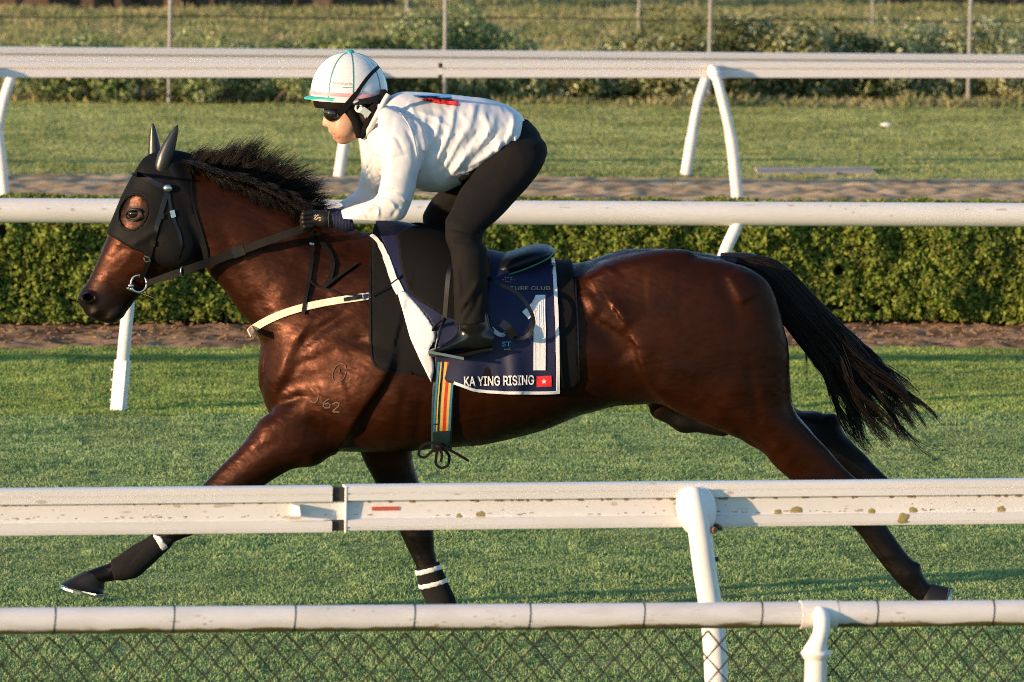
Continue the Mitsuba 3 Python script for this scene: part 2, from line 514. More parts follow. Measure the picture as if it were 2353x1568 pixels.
# ------------------------------------------------------------------ grass
def blades(n, size, hgt, wid, cols, lean, seed, straw=0.01, clump=6.0):
    r = np.random.default_rng(seed)
    xy = r.uniform(-size / 2, size / 2, (n, 2))
    cl = meshkit.fbm(np.c_[xy * clump + 50 * seed, np.zeros(n)], 3, seed)
    hh = hgt * (0.45 + 1.1 * np.clip((cl - 0.25) * 2, 0, 1)) * r.uniform(0.6, 1.25, n)
    az, tilt = r.uniform(0, 2 * np.pi, n), lean * r.uniform(0.2, 1.5, n)
    fa = r.uniform(0, 2 * np.pi, n)
    d = np.c_[np.cos(az), np.sin(az), np.zeros(n)]
    w = np.c_[np.cos(fa), np.sin(fa), np.zeros(n)] * (wid * r.uniform(0.7, 1.3, n))[:, None] / 2
    base = np.c_[xy, np.zeros(n)]
    mid = base + d * (hh * np.sin(tilt) * 0.45)[:, None] + np.c_[np.zeros((n, 2)), hh * 0.6 * np.cos(tilt * 0.7)]
    top = base + d * (hh * np.sin(tilt) * 1.1)[:, None] + np.c_[np.zeros((n, 2)), hh * np.cos(tilt)]
    V = np.stack([base - w * 0.7, base + w * 0.7, mid + w, mid - w, top], 1)
    o = 5 * np.arange(n)[:, None]
    Fc = np.vstack([o + [0, 1, 2], o + [0, 2, 3], o + [3, 2, 4]])
    cols = np.array(cols)
    t = np.clip(meshkit.fbm(np.c_[xy * clump * 1.5 + 9, np.ones(n)], 3, seed + 4) * 2.8 - 0.9 + r.normal(0, 0.07, n), 0, 1)[:, None]
    c = cols[0] * (1 - t) + cols[1] * t
    c = c * r.uniform(0.94, 1.06, (n, 1))
    st = r.uniform(size=n) < straw
    c[st] = np.array([0.34, 0.29, 0.16]) * r.uniform(0.7, 1.2, (st.sum(), 1))
    return V.reshape(-1, 3), Fc, np.repeat(c, 5, 0)


def lay(name, label, variants, size, spots, seed):
    """Instances of turf squares laid side by side."""
    r = np.random.default_rng(seed)
    gs = []
    for i, (V, Fc, C) in enumerate(variants):
        g = f'{name}_patch_{"abcdef"[i]}'
        scene[g] = {'type': 'shapegroup', 'blade': mikit.ply((V, Fc), 'mat_grass', smooth=False, color=C)}
        gs.append(g)
    for i, (x, y, kind) in enumerate(spots):
        k = kind if kind is not None else int(r.integers(len(gs)))
        scene[f'{name}__{i + 1:03d}'] = {'type': 'instance', 'shapegroup': {'type': 'ref', 'id': gs[k]},
                                         'to_world': T4().translate([x, y, 0]).rotate([0, 0, 1], float(90 * r.integers(4) + r.normal(0, 4))).scale(float(size))}
    labels[name] = {'label': label, 'category': 'grass', 'kind': 'stuff'}


def cells(y0, y1, s, margin, bx0=None, f0=None):
    out = []
    for yl in np.linspace(y0, y1, max(2, int(round((y1 - y0) / s)) + 1)):
        hw = yl * 1176.5 / F * 1.03 + margin
        for x in np.arange(-hw, hw + s, s):
            if yl + SL * x > 20.2:
                out.append((float(x), float(yl + SL * x)))
    return out


G0 = [[0.215, 0.330, 0.138], [0.375, 0.465, 0.198]]
near_var = [blades(3000, 0.56, 0.0125 + .001 * (i % 3), 0.0060, np.array(G0) * g_, 0.9, 11 + i, 0.004, 4.5 + i % 3) for i, g_ in enumerate((0.90, 0.95, 1.0, 1.0, 1.05, 1.10))]
G1 = [[0.220, 0.330, 0.098], [0.370, 0.445, 0.135]]
mid_var = [blades(2800, 0.56, 0.018, 0.0066, np.array(G1) * g_, 0.9, 31 + i, 0.006, 4.0) for i, g_ in enumerate((0.90, 0.97, 1.03, 1.10))]
lay('track_grass', 'short blue green turf under and in front of the galloping horse', near_var, 1.0, [(x, y, None) for x, y in cells(20.0, 29.75, 0.5, 1.8)], 3)
lay('verge_grass', 'brighter green grass between round white rail and soil bed', mid_var, 1.0, [(x, y, None) for x, y in cells(30.25, 33.2, 0.5, 1.8)], 4)
G2 = [[0.200, 0.235, 0.085], [0.280, 0.290, 0.122]]
far_var = [blades(2400, 1.12, 0.026, 0.013, np.array(G2) * g_ * 1.4, 1.0, 51 + i, 0.004, 2.2) for i, g_ in enumerate((0.95, 1.08, 1.2))]
lay('far_grass', 'sunlit mown grass between sand track and wire fence', far_var, 1.0, [(x, y, None) for x, y in cells(48.4, 58.3, 1.0, 3.0)], 5)
G3 = [[0.24, 0.27, 0.11], [0.47, 0.41, 0.20]]
dry_var = [blades(1800, 2.3, 0.10, 0.024, G3, 1.0, 71 + i, 0.05, 1.2) for i in range(3)]
lay('rough_grass', 'rough dry yellow grass behind the shrubs and wire fence', dry_var, 1.0, [(x, y, None) for x, y in cells(59.3, 84.0, 2.0, 2.0)], 6)


# ------------------------------------------------------------------ leaves
def leaves(P, N, length, width, cols, seed, jitter=0.8, shade_mix=None):
    """One folded leaf at each point, its face turned roughly along N."""
    r = np.random.default_rng(seed)
    n = len(P)
    N = N + r.normal(0, jitter, (n, 3))
    N /= np.linalg.norm(N, axis=1, keepdims=True)
    a = np.cross(N, r.normal(size=(n, 3)))
    a /= np.linalg.norm(a, axis=1, keepdims=True)
    b = np.cross(N, a)
    L = (length * r.uniform(0.65, 1.3, n))[:, None]
    W = (width * r.uniform(0.7, 1.25, n))[:, None]
    mid = P - N * L * 0.10
    V = np.stack([P - a * L / 2, mid * 0 + P - N * L * 0.08 + b * W / 2 - a * L * 0.05, P + a * L / 2, P - N * L * 0.08 - b * W / 2 - a * L * 0.05, P + N * L * 0.03], 1)
    o = 5 * np.arange(n)[:, None]
    Fc = np.vstack([o + [0, 4, 1], o + [1, 4, 2], o + [2, 4, 3], o + [3, 4, 0]])
    cols = np.array(cols)
    i = r.integers(len(cols), size=n)
    c = cols[i] * r.uniform(0.75, 1.25, (n, 1))
    return V.reshape(-1, 3), Fc, np.repeat(c, 5, 0)


# the clipped hedge
def hedge():
    t = thing('clipped_hedge', 'long clipped dark green hedge behind the horse and round white rail', 'hedge')
    x0, x1, y0, dep, hh = -8.0, 8.6, 34.75, 0.95, 0.685
    r = np.random.default_rng(21)
    n = 176000
    x, z = r.uniform(x0, x1, n), hh * r.uniform(0.03, 1, n) ** 0.9
    dd = 0.17 * (meshkit.fbm(np.c_[x * 4.0, z * 4.5, np.zeros(n)], 3, 2) - 0.5) + 0.10 * (meshkit.fbm(np.c_[x * 14, z * 14, np.zeros(n)], 2, 5) - 0.5)
    bot = 0.12 * np.exp(-((z / 0.10) ** 2)) * meshkit.noise(np.c_[x * 3.1, np.zeros(n), np.zeros(n)], 8)
    dep_in = np.abs(r.normal(0, 0.035, n)) * (r.uniform(size=n) < 0.7) + 0.26 * r.uniform(size=n) ** 3
    y = y0 + dd + dep_in + bot
    keep = (meshkit.noise(np.c_[x * 8, z * 9, np.zeros(n)], 31) > 0.10) & (z > 0.05 * meshkit.noise(np.c_[x * 5, np.zeros(n), np.zeros(n)], 6))
    P = np.c_[x, y + SL * x, z][keep]
    N = np.tile([0, -1.0, 0.35], (len(P), 1))
    m = 48000
    xt, yt = r.uniform(x0, x1, m), r.uniform(0, dep, m)
    zt = hh + 0.05 * (meshkit.fbm(np.c_[xt * 5, yt * 5, np.zeros(m)], 3, 9) - 0.5) - np.abs(r.normal(0, 0.02, m))
    P = np.vstack([P, np.c_[xt, y0 + yt + SL * xt, zt]])
    N = np.vstack([N, np.tile([0, -0.2, 1.0], (m, 1))])
    V, Fc, C = leaves(P, N, 0.036, 0.023, [[0.130, 0.190, 0.034], [0.200, 0.260, 0.048], [0.100, 0.150, 0.030], [0.270, 0.310, 0.062], [0.160, 0.165, 0.042]], 3, 0.75)
    obj('foliage', (V, Fc), 'mat_leaf', t, smooth=False, color=C)
    xs = np.arange(x0, x1, 0.08)
    prof = [(0.36, 0.0), (0.34, hh * 0.5), (0.33, hh - 0.14), (0.36, hh - 0.12), (dep - 0.3, hh - 0.12), (dep - 0.28, hh - 0.14), (dep - 0.26, 0.0)]
    P = np.array([[[q, y0 + b + SL * q + 0.05 * (meshkit.noise(np.array([q * 6, zz * 7, 1.0]), 4) - 0.5), zz] for b, zz in prof] for q in xs])
    obj('twig_core', sheet(P), 'mat_twig', t, smooth=False)
    stems = []
    for q in np.arange(x0, x1, 0.11):
        q = q + r.uniform(-0.05, 0.05)
        b = y0 + r.uniform(0.08, 0.3)
        stems.append(tube([[q, b + SL * q, -0.02], [q + r.uniform(-.04, .04), b + SL * q - 0.02, 0.12], [q + r.uniform(-.06, .06), b + SL * q - 0.03, 0.3]], [0.011, 0.009, 0.006], 5))
    obj('stems', cat(stems), 'mat_twig', t, kind='stuff')


hedge()

# leaf litter and bark on the soil bed
_r = np.random.default_rng(5)
chips = []
for _ in range(1500):
    x = _r.uniform(-4.6, 5.2)
    y = 33.55 + 1.25 * _r.uniform() ** 1.1 + SL * x
    a, l = _r.uniform(0, np.pi), _r.uniform(0.012, 0.04)
    c, s_ = math.cos(a), math.sin(a)
    tl = _r.uniform(-0.5, 0.5)
    R = np.array([[c, -s_, 0], [s_, c, 0], [0, 0, 1]]) @ np.array([[math.cos(tl), 0, math.sin(tl)], [0, 1, 0], [-math.sin(tl), 0, math.cos(tl)]])
    chips.append(box([x, y, 0.022 + _r.uniform(0, 0.02)], [l, l * 0.45, 0.006], R))
scene['bark_litter'] = mikit.ply(cat(chips), 'mat_soil', smooth=False)
labels['bark_litter'] = {'label': 'loose bark and leaf litter scattered over the soil bed', 'category': 'litter', 'kind': 'stuff'}


# ------------------------------------------------------------------ shrubs far behind
def shrub(name, label, u, vfoot, wid, hgt, deep, n, cols, leaf, seed, group=None, stems=6):
    t = thing(name, label, 'shrub', group)
    c = gnd(u, vfoot)
    r = np.random.default_rng(seed)
    k = int(10 + wid * 8)
    cen = np.c_[r.uniform(-0.5, 0.5, k) * wid, r.uniform(-0.5, 0.5, k) * deep, hgt * (0.30 + 0.55 * r.uniform(size=k))]
    cen[:, 2] *= 1 - 0.55 * (2 * np.abs(cen[:, 0]) / wid) ** 3
    rad = hgt * r.uniform(0.18, 0.34, k)
    i = r.integers(k, size=n)
    d = r.normal(size=(n, 3))
    d /= np.linalg.norm(d, axis=1, keepdims=True)
    P = cen[i] + d * (rad[i] * r.uniform(0.55, 1.05, n) ** 0.5)[:, None] * [1.25, 1.1, 1.0]
    ok = P[:, 2] > 0.02
    P, d = P[ok], d[ok]
    V, Fc, C = leaves(P + [c[0], c[1] + deep / 2, 0], d + [0, 0, 0.3], leaf, leaf * 0.55, cols, seed + 1, 0.7)
    obj('foliage', (V, Fc), 'mat_leaf', t, smooth=False, color=C)
    st = []
    for _ in range(stems):
        q = cen[r.integers(k)]
        a = np.array([q[0] * 0.6, q[1] * 0.6, -0.02])
        obj('stem', tube([a + [c[0], c[1] + deep / 2, 0], a * 0.3 + q * 0.6 + [c[0] + r.uniform(-.05, .05), c[1] + deep / 2, -0.02], q + [c[0], c[1] + deep / 2, 0]], [0.018, 0.014, 0.006], 5), 'mat_twig', t)


GREY = [[0.38, 0.41, 0.22], [0.50, 0.52, 0.30], [0.25, 0.30, 0.14], [0.60, 0.60, 0.40]]
GREEN = [[0.12, 0.185, 0.065], [0.20, 0.275, 0.095], [0.28, 0.34, 0.13]]
OLIVE = [[0.18, 0.18, 0.065], [0.27, 0.25, 0.09], [0.13, 0.14, 0.048], [0.33, 0.29, 0.13]]
DARK = [[0.03, 0.055, 0.02], [0.05, 0.08, 0.026], [0.075, 0.105, 0.04]]
SH = [  # u, foot v, width m, height m, depth, leaves, colours, label
    (90, 238, 1.05, 0.52, 0.8, 2600, GREEN + GREY[:1], 'low pale green shrub at the far left under the fence'),
    (300, 240, 1.0, 0.50, 0.8, 2600, GREEN + GREY[:2], 'low shrub just left of the leftmost wire fence post'),
    (520, 241, 1.1, 0.53, 0.8, 2600, GREEN + GREY[:2], 'low shrub just right of the leftmost wire fence post'),
    (720, 240, 0.9, 0.50, 0.8, 2400, GREEN + OLIVE[:1] + GREY[:1], 'low green shrub behind the white helmet'),
    (890, 238, 0.85, 0.48, 0.7, 2200, OLIVE + GREEN, 'low olive shrub between helmet and rounded bush'),
    (1040, 236, 1.08, 0.72, 0.9, 4200, GREY[:3] + GREEN, 'dense rounded grey green bush above the jacket'),
    (1270, 236, 0.8, 0.36, 0.6, 1800, OLIVE + GREEN, 'lowest shrub in the gap beside the rounded bush'),
    (1440, 238, 0.9, 0.56, 0.8, 2600, GREY + OLIVE[:2], 'silvery shrub left of the dark wire fence post'),
    (1570, 237, 0.9, 0.70, 0.8, 3000, OLIVE + GREEN[:1] + DARK[:1], 'tall olive shrub touching the dark wire fence post'),
    (1740, 236, 1.0, 0.72, 0.9, 3200, OLIVE[:2] + GREY[:2] + DARK[:1], 'olive shrub just right of the dark wire fence post'),
    (1920, 235, 0.85, 0.70, 0.8, 2800, DARK + GREY[:1], 'darkest shrub between the two right fence posts'),
    (2060, 236, 0.95, 0.68, 0.8, 3000, GREY + GREEN[:1], 'pale flowering shrub left of the rightmost fence post'),
    (2240, 236, 1.0, 0.72, 0.9, 3200, GREY + OLIVE[:2], 'pale shrub around the rightmost fence post'),
    (2400, 236, 1.0, 0.70, 0.9, 2800, GREY + GREEN[:1], 'pale shrub cut by the right edge of the picture'),
]
for i, (u, v, w, h_, d, n, cols, lab) in enumerate(SH):
    shrub('shrub', lab, u, v, w * 1.3, h_ * (1.32 if u < 900 else 1.18), d, int(n * 1.8), cols, 0.058, 100 + 7 * i)


# ------------------------------------------------------------------ small things on the far ground
p0, p1 = gnd(1742, 404), gnd(2012, 404)
t = thing('drain_cover', 'flat grey concrete drain cover at the edge of the sand track', 'drain cover')
for j in range(3):
    a_, b_ = p0 + (p1 - p0) * (j / 3 + 0.004), p0 + (p1 - p0) * ((j + 1) / 3 - 0.004)
    obj('slab', box((a_ + b_) / 2 + [0, 0.35, 0.0], [float(np.linalg.norm(b_ - a_)), 0.66, 0.05]), 'mat_concrete', t, smooth=False)
p0 = gnd(2037, 296)
m = trimesh.creation.icosphere(2)
k_ = np.array(m.vertices) * [0.045, 0.03, 0.018] * (0.7 + 0.6 * meshkit.noise(np.array(m.vertices) * 3, 3))[:, None]
obj('paper_scrap', (k_ + p0 + [0, 0, 0.035], np.array(m.faces)), 'mat_white_clean', None, smooth=False)
labels['paper_scrap'] = {'label': 'crumpled white paper scrap lying alone on the far grass', 'category': 'litter'}

# ------------------------------------------------------------------ wire fences and far wall
def wire_fence(name, label, us, vfoot, heights, wires, rad):
    t = thing(name, label, 'fence')
    pts = []
    for u, hh, lean in zip(us, heights, (0.003, -0.004, 0.002, 0.004)):
        p = gnd(u, vfoot)
        pts.append(p)
        obj('post', tube([p - [0, 0, 0.05], p + [lean * hh, 0, hh]], rad, 8), 'mat_galv', t)
    a, b = np.array(pts[0]), np.array(pts[-1])
    d = (b - a) / np.linalg.norm(b - a)
    for z in wires:
        P = np.array([a - d * 6 + (b - a + d * 12) * q for q in np.linspace(0, 1, 40)])
        P[:, 2] = z + 0.01 * np.cos(np.linspace(0, 40, 40))
        obj('wire', tube(P, 0.006, 5), 'mat_wire', t)


wire_fence('wire_fence', 'wire fence with four tall thin grey posts among the shrubs', (388, 1021, 1628, 2224), 241, (1.9, 1.9, 1.9, 1.9), (0.82, 1.12, 0.45), 0.021)
wire_fence('wire_fence', 'farther wire fence of thinner posts behind the shrubs', (934, 1468, 2004), 76, (1.6, 1.6, 1.6), (0.5, 0.95), 0.019)
t = thing('board_wall', 'dark brown wall of weathered boards at the top left edge', 'wall')
_r = np.random.default_rng(9)
for i in range(26):
    p = gnd(-60 + 38 * i, 24 + 6 * _r.uniform() - (3 if i % 3 else 0))
    obj('board', box([p[0], p[1] + 0.03 * (i % 2), 1.1], [0.215, 0.03, 2.2 + 0.1 * _r.uniform()]), 'mat_boards', t)
t = thing('board_wall', 'shorter dark brown board wall at the top right edge', 'wall')
for i in range(9):
    p = gnd(2050 + 38 * i, 16 + 4 * _r.uniform())
    obj('board', box([p[0], p[1] + 0.03 * (i % 2), 1.1], [0.215, 0.03, 2.2 + 0.1 * _r.uniform()]), 'mat_boards', t)
shrub('evergreen_bush', 'dark blue green bush beside the brown board wall', 1080, 8, 2.7, 2.0, 1.2, 5000, DARK, 0.09, 300)
shrub('evergreen_bush', 'dark green bush at the top edge left of the dark fence post', 1560, 2, 1.5, 1.6, 1.0, 3000, DARK, 0.09, 320)


# ------------------------------------------------------------------ white rails
def line_pt(u, v, D0, t):
    """The point the sheet shows at (u, v) on the upright plane y = D0 + t x."""
    Y = D0
    for _ in range(8):
        p = at(u, v, Y)
        Y = D0 + t * p[0]
    return at(u, v, Y)


def gooseneck(path, rad, n=16, sides=12):
    return tube(resample(path, n), rad, sides)


def running_rail(D0, t, vl, vr, hgt, ext, dep=0.045):
    """End points of a rail's top front edge, its direction, and the two across directions."""
    a, b = line_pt(0, vl, D0, t), line_pt(2353, vr, D0, t)
    d = (b - a) / np.linalg.norm(b - a)
    back = np.cross([0, 0, 1.0], d)
    back = back / np.linalg.norm(back)
    return a, b, d, back, np.array([0, 0, 1.0])


def rail_profile(h, dep=0.05):
    q = lambda b, z: (b, -z * h)
    return [q(0.006, 0.0), q(0.0, 0.03), q(0.0, 0.155), q(0.004, 0.165), q(0.004, 0.18), q(0.0, 0.19), q(0.0, 0.32), q(0.012, 0.325), q(0.02, 0.36), q(0.016, 0.74), q(0.004, 0.76),
            q(0.0, 0.775), q(0.0, 0.92), q(0.003, 0.93), q(0.003, 0.945), q(0.0, 0.955), q(0.002, 1.0), q(dep, 1.0), q(dep, 0.0)]


# the nearest running rail
t = thing('running_rail', 'white plastic running rail crossing in front of the galloping legs', 'rail')
D0, ts = 17.8, SL
a, b, d, back, upv = running_rail(D0, ts, 1126.5, 1104.6, 0.133, 0)
a2, b2 = line_pt(0, 1231.8, D0, ts), line_pt(2353, 1207.5, D0, ts)
hh = float(a[2] - a2[2])
s_of = lambda u: float((line_pt(u, 1170, D0, ts) - a) @ d)
prof = rail_profile(hh)
joint0, joint1 = s_of(764), s_of(793)
obj('rail_section', extrude_along(prof, a - 6 * d, a + joint0 * d, back, upv), 'mat_white', t, smooth=False)
obj('rail_section', extrude_along([(x + 0.002, z + (0.002 if z < -0.05 else 0.0)) for x, z in prof], a + joint1 * d + upv * 0.002, b + 6.5 * d, back, upv), 'mat_white', t, smooth=False)
for z0, z1 in ((0.03, 0.33), (0.74, 0.98)):
    obj('joint_block', extrude_along([(0.010, -z0 * hh), (0.010, -z1 * hh), (0.046, -z1 * hh), (0.046, -z0 * hh)], a + (joint0 - 0.02) * d, a + (joint1 + 0.02) * d, back, upv), 'mat_black_rubber', t, smooth=False)
obj('joint_web', extrude_along([(0.019, -0.34 * hh), (0.019, -0.74 * hh), (0.047, -0.74 * hh), (0.047, -0.34 * hh)], a + (joint0 - 0.001) * d, a + (joint1 + 0.001) * d, back, upv), 'mat_white_clean', t, smooth=False)
obj('joint_bead', extrude_along([(-0.0015, 0.002), (-0.0015, -1.015 * hh), (0.03, -1.015 * hh), (0.03, -1.0 * hh - 0.0005), (0.03, 0.002)], a + (joint1 + 0.0005) * d, a + (joint1 + 0.0045) * d, back, upv), 'mat_white_clean', t, smooth=False)
# the little wedge clip left of the joint
c0 = a + s_of(672) * d - upv * hh * 0.50
wv = np.array([c0 + d * x + back * y + upv * z for x, y, z in ((0, -0.001, 0.016), (0, -0.001, -0.017), (0.016, -0.028, 0.013), (0.020, -0.028, -0.015), (0.026, 0.017, 0.016), (0.030, 0.017, -0.017), (0.0, 0.017, 0.016), (0.0, 0.017, -0.017))])
obj('wedge_clip', tuple((lambda m: (np.array(m.vertices), np.array(m.faces)))(trimesh.convex.convex_hull(wv))), 'mat_white_clean', t, smooth=False)
obj('sticker', extrude_along([(0.0155, -0.46 * hh), (0.0155, -0.545 * hh), (0.020, -0.545 * hh), (0.020, -0.46 * hh)], a + s_of(857) * d, a + s_of(919) * d, back, upv), 'mat_red_sticker', t, smooth=False, label='faded red sticker on the rail web')
for u, v, rr in ((1834, 1177, 17), (1791, 1180, 13), (2006, 1179, 14), (2101, 1176, 14), (2076, 1191, 16), (2304, 1174, 15), (1107, 1186, 14), (1057, 1188, 9)):
    p = line_pt(u, v, D0, ts) + back * (0.018 if v < 1190 else 0.0)
    top_half = v < 1190
    m = ball([0, 0, 0], [rr / 900.0, 0.0022, rr / 900.0 * (0.75 if top_half else 1.0)], 2)
    vv = m[0]
    an_ = np.arctan2(vv[:, 2], vv[:, 0])
    vv[:, [0, 2]] *= (0.72 + 0.5 * meshkit.noise(np.c_[np.cos(an_) * 2.1 + u, np.sin(an_) * 2.1, 0 * an_], 2))[:, None]
    if top_half:
        vv[:, 2] = np.maximum(vv[:, 2], -0.004)
    R = np.stack([d, back, upv], 1)
    obj('lichen_spot', (vv @ R.T + p, m[1]), 'mat_lichen', t, smooth=60)
# grime: specks along the lower lip of the web, drips of dirt under the upper flange
_r = np.random.default_rng(41)
sp = []
for _ in range(150):
    u = _r.uniform(-60, 2420)
    if 1540 < u < 1650 or 755 < u < 800 or _r.uniform() > meshkit.noise(np.array([u / 120.0, 3.0, 1.0])) * 1.6:
        continue
    v = 1196.5 - 22.5 * u / 2353 - abs(_r.normal(0, 3.0))
    w_, h_ = _r.uniform(1.5, 7) / 789, _r.uniform(0.6, 1.6) / 789
    m = ball([0, 0, 0], [w_, 0.0012, h_], 1)
    sp.append((m[0] @ np.stack([d, back, upv], 1).T + line_pt(u, v, D0, ts) + back * 0.0165, m[1]))
for _ in range(70):
    u = _r.uniform(-60, 2420)
    if 1550 < u < 1640 or 755 < u < 800:
        continue
    w_, h_ = _r.uniform(2, 9) / 789, _r.uniform(1.2, 4.0) / 789
    m = ball([0, 0, 0], [w_, 0.0015, h_], 1)
    sp.append((m[0] @ np.stack([d, back, upv], 1).T + line_pt(u, 1163.5 - 22.5 * u / 2353, D0, ts) + back * 0.019, m[1]))
for _ in range(26):
    u, v = _r.uniform(-60, 2420), 0
    if 1540 < u < 1650 or 755 < u < 800:
        continue
    m = ball([0, 0, 0], [_r.uniform(1, 3) / 789, 0.001, _r.uniform(.5, 1.4) / 789], 1)
    sp.append((m[0] @ np.stack([d, back, upv], 1).T + line_pt(u, 1180 + _r.uniform(-9, 8) - 22.5 * u / 2353, D0, ts) + back * 0.0175, m[1]))
obj('grime', cat(sp), 'mat_grime', t, smooth=60, kind='stuff')
# its post: a domed cap in front of the rail, then a leaning tube
pth = [line_pt(u, v, D0 - dy, ts) for u, v, dy in ((1593, 1128, .008), (1596, 1150, .025), (1602, 1190, .036), (1609, 1230, .040), (1618, 1300, .040), (1631, 1385, .040), (1641, 1470, .040), (1646, 1568, .040), (1649, 1760, .040), (1650, 2010, .040))]
P = resample(pth, 40)
obj('post', tube(P, np.interp(np.arange(40), [0, 3, 39], [0.026, 0.0345, 0.0345]), 20), 'mat_white_clean', t, smooth=True)
cv = []
for f_, (v, hw, pd) in enumerate(((1119, 14, .008), (1123, 26, .02), (1131, 36, .034), (1146, 43, .048), (1168, 45, .058), (1190, 42, .062), (1208, 34, .062), (1222, 27, .060))):
    cu = 1597 + (v - 1119) * 0.06
    for an in np.linspace(0, np.pi, 13):
        cv.append(line_pt(cu + hw * 1.02 * math.cos(an), v, D0, ts) - back * (pd * math.sin(an) ** 0.8) + back * 0.004)
capm = sheet(np.array(cv).reshape(8, 13, 3))
topc = np.array(cv).reshape(8, 13, 3)
capV = np.vstack([capm[0], topc[0].mean(0)[None], topc[-1].mean(0)[None]])
capF = np.vstack([capm[1], [[len(capV) - 2, j, j + 1] for j in range(12)], [[len(capV) - 1, 7 * 13 + j + 1, 7 * 13 + j] for j in range(12)]])
obj('post_cap', (capV, capF), 'mat_white_clean', t, smooth=True)
p = line_pt(1630, 1213, D0, ts) - back * 0.062
obj('bolt', tube([p + back * 0.03 - d * 0.012, p + d * 0.004], 0.0095, 8), 'mat_rust', t)
p = line_pt(1646, 1209, D0, ts) - back * 0.05
obj('bolt', tube([p + back * 0.05, p], 0.008, 8), 'mat_black_rubber', t)
p = line_pt(1640, 1281, D0, ts) - back * 0.040
obj('bolt', tube([p - d * 0.01, p + d * 0.005], 0.007, 8), 'mat_black_rubber', t)

# the round rail behind the horse
t = thing('round_rail', 'round white pipe rail between the horse and the hedge', 'rail')
a, b = line_pt(0, 484, 30.2, SL), line_pt(2353, 494.5, 30.2, SL)
d = (b - a) / np.linalg.norm(b - a)
obj('rail_pipe', tube([a - 9 * d + (b - a + 18 * d) * q for q in np.linspace(0, 1, 110)], 0.0605, 24), 'mat_white', t, smooth=True)
for du in (0, 1354):
    g = gnd(272 + du, 946)
    off = 30.2 + SL * g[0] - g[1]
    pth = [line_pt(u + du, v, 30.2 - off * f_, SL) for u, v, f_ in ((346, 497, .1), (337, 524, .35), (321, 558, .7), (308, 592, .9), (300, 645, 1), (293, 720, 1), (285, 800, 1))] + [g]
    obj('post', gooseneck(pth, 0.031, 28, 14), 'mat_white_clean', t, smooth=True)
    w = np.array(pth[-1]) - np.array(pth[-2])
    pk = t + '__post' + ('_001' if du else '')
    obj('sleeve', cat([box(g * 0.5 + np.array(line_pt(282 + du, 828, 30.2 - off, SL)) * 0.5, [0.062, 0.062, float(np.linalg.norm(g - np.array(line_pt(282 + du, 828, 30.2 - off, SL))))],
                         (lambda z: np.stack([np.cross(np.array([0.35, 1, 0]), z) / np.linalg.norm(np.cross(np.array([0.35, 1, 0]), z)), np.cross(z, np.cross(np.array([0.35, 1, 0]), z) / np.linalg.norm(np.cross(np.array([0.35, 1, 0]), z))), z], 1))(-(w / np.linalg.norm(w))))]), 'mat_white_clean', pk, smooth=False)
    if not du:
        for k in range(4):
            q = np.array(line_pt(257.5 - k * 0.9, 850 + k * 23, 30.2 - off, SL))
            obj('bolt_head', ball(q, 0.0052, 1), 'mat_white_clean', pk)

# two far running rails, the front one a little nearer than the back one
t = thing('running_rail', 'far white running rail standing in front of its parallel twin', 'rail')
D1 = 45.0
a, b, d, back, upv = running_rail(D1, 0.245, 144, 146.3, 0.11, 0)
hh = float(a[2] - line_pt(0, 178.5, D1, 0.245)[2])
pf = [(0.006, 0), (0, -0.06 * hh), (0, -0.34 * hh), (0.018, -0.36 * hh), (0.018, -0.43 * hh), (0.004, -0.46 * hh), (0.0, -0.96 * hh), (0.003, -hh), (0.06, -hh), (0.06, 0)]
sj = float((line_pt(1013, 165, D1, 0.245) - a) @ d)
obj('rail_section', extrude_along(pf, a - 14 * d, a + (sj - 0.018) * d, back, upv), 'mat_white_far', t, smooth=False)
obj('rail_section', extrude_along(pf, a + (sj + 0.018) * d, b + 14 * d, back, upv), 'mat_white_far', t, smooth=False)
obj('joint_block', extrude_along([(0.008, -0.02 * hh), (0.008, -0.35 * hh), (0.05, -0.35 * hh), (0.05, -0.02 * hh)], a + (sj - 0.03) * d, a + (sj + 0.03) * d, back, upv), 'mat_black_rubber', t, smooth=False)
obj('joint_block', extrude_along([(0.008, -0.80 * hh), (0.008, -0.97 * hh), (0.05, -0.97 * hh), (0.05, -0.80 * hh)], a + (sj - 0.03) * d, a + (sj + 0.03) * d, back, upv), 'mat_black_rubber', t, smooth=False)
obj('joint_web', extrude_along([(0.004, -0.36 * hh), (0.004, -0.79 * hh), (0.052, -0.79 * hh), (0.052, -0.36 * hh)], a + (sj - 0.0175) * d, a + (sj + 0.0175) * d, back, upv), 'mat_white_clean', t, smooth=False)
for du in (-1685, -842, 0):
    fp = gnd(1700 + du, 480)
    pth = [line_pt(u + du, v, D1 - o, 0.245) for u, v, o in ((1636, 158, .02), (1641, 166, .08), (1646, 178, .10), (1660, 230, .13), (1672, 280, .14), (1683, 340, .14), (1690, 410, .14), (1694, 450, .14))]
    foot = np.array([pth[-1][0] + 0.01, pth[-1][1], -0.02])
    pp = obj('post', gooseneck(pth + [foot], np.interp(np.arange(28), [0, 13, 13.2, 27], [.036, .036, .042, .042]), 28, 12), 'mat_white_clean', t, smooth=True)
    obj('cap', tube(resample(pth[:3], 6), [0.026, 0.04, 0.045, 0.046, 0.045, 0.043], 14), 'mat_white_clean', pp, smooth=50)
t = thing('running_rail', 'farthest white running rail rising just above its twin', 'rail')
D2 = 48.0
a, b, d, back, upv = running_rail(D2, 0.33, 108.5, 127, 0.11, 0)
hb = 0.125
pf = [(0.006, 0), (0, -0.06 * hb), (0, -0.38 * hb), (0.034, -0.40 * hb), (0.034, -0.80 * hb), (0.0, -0.82 * hb), (0.0, -hb), (0.06, -hb), (0.06, 0)]
obj('rail_section', extrude_along(pf, a - 14 * d, b + 14 * d, back, upv), 'mat_white_far', t, smooth=False)
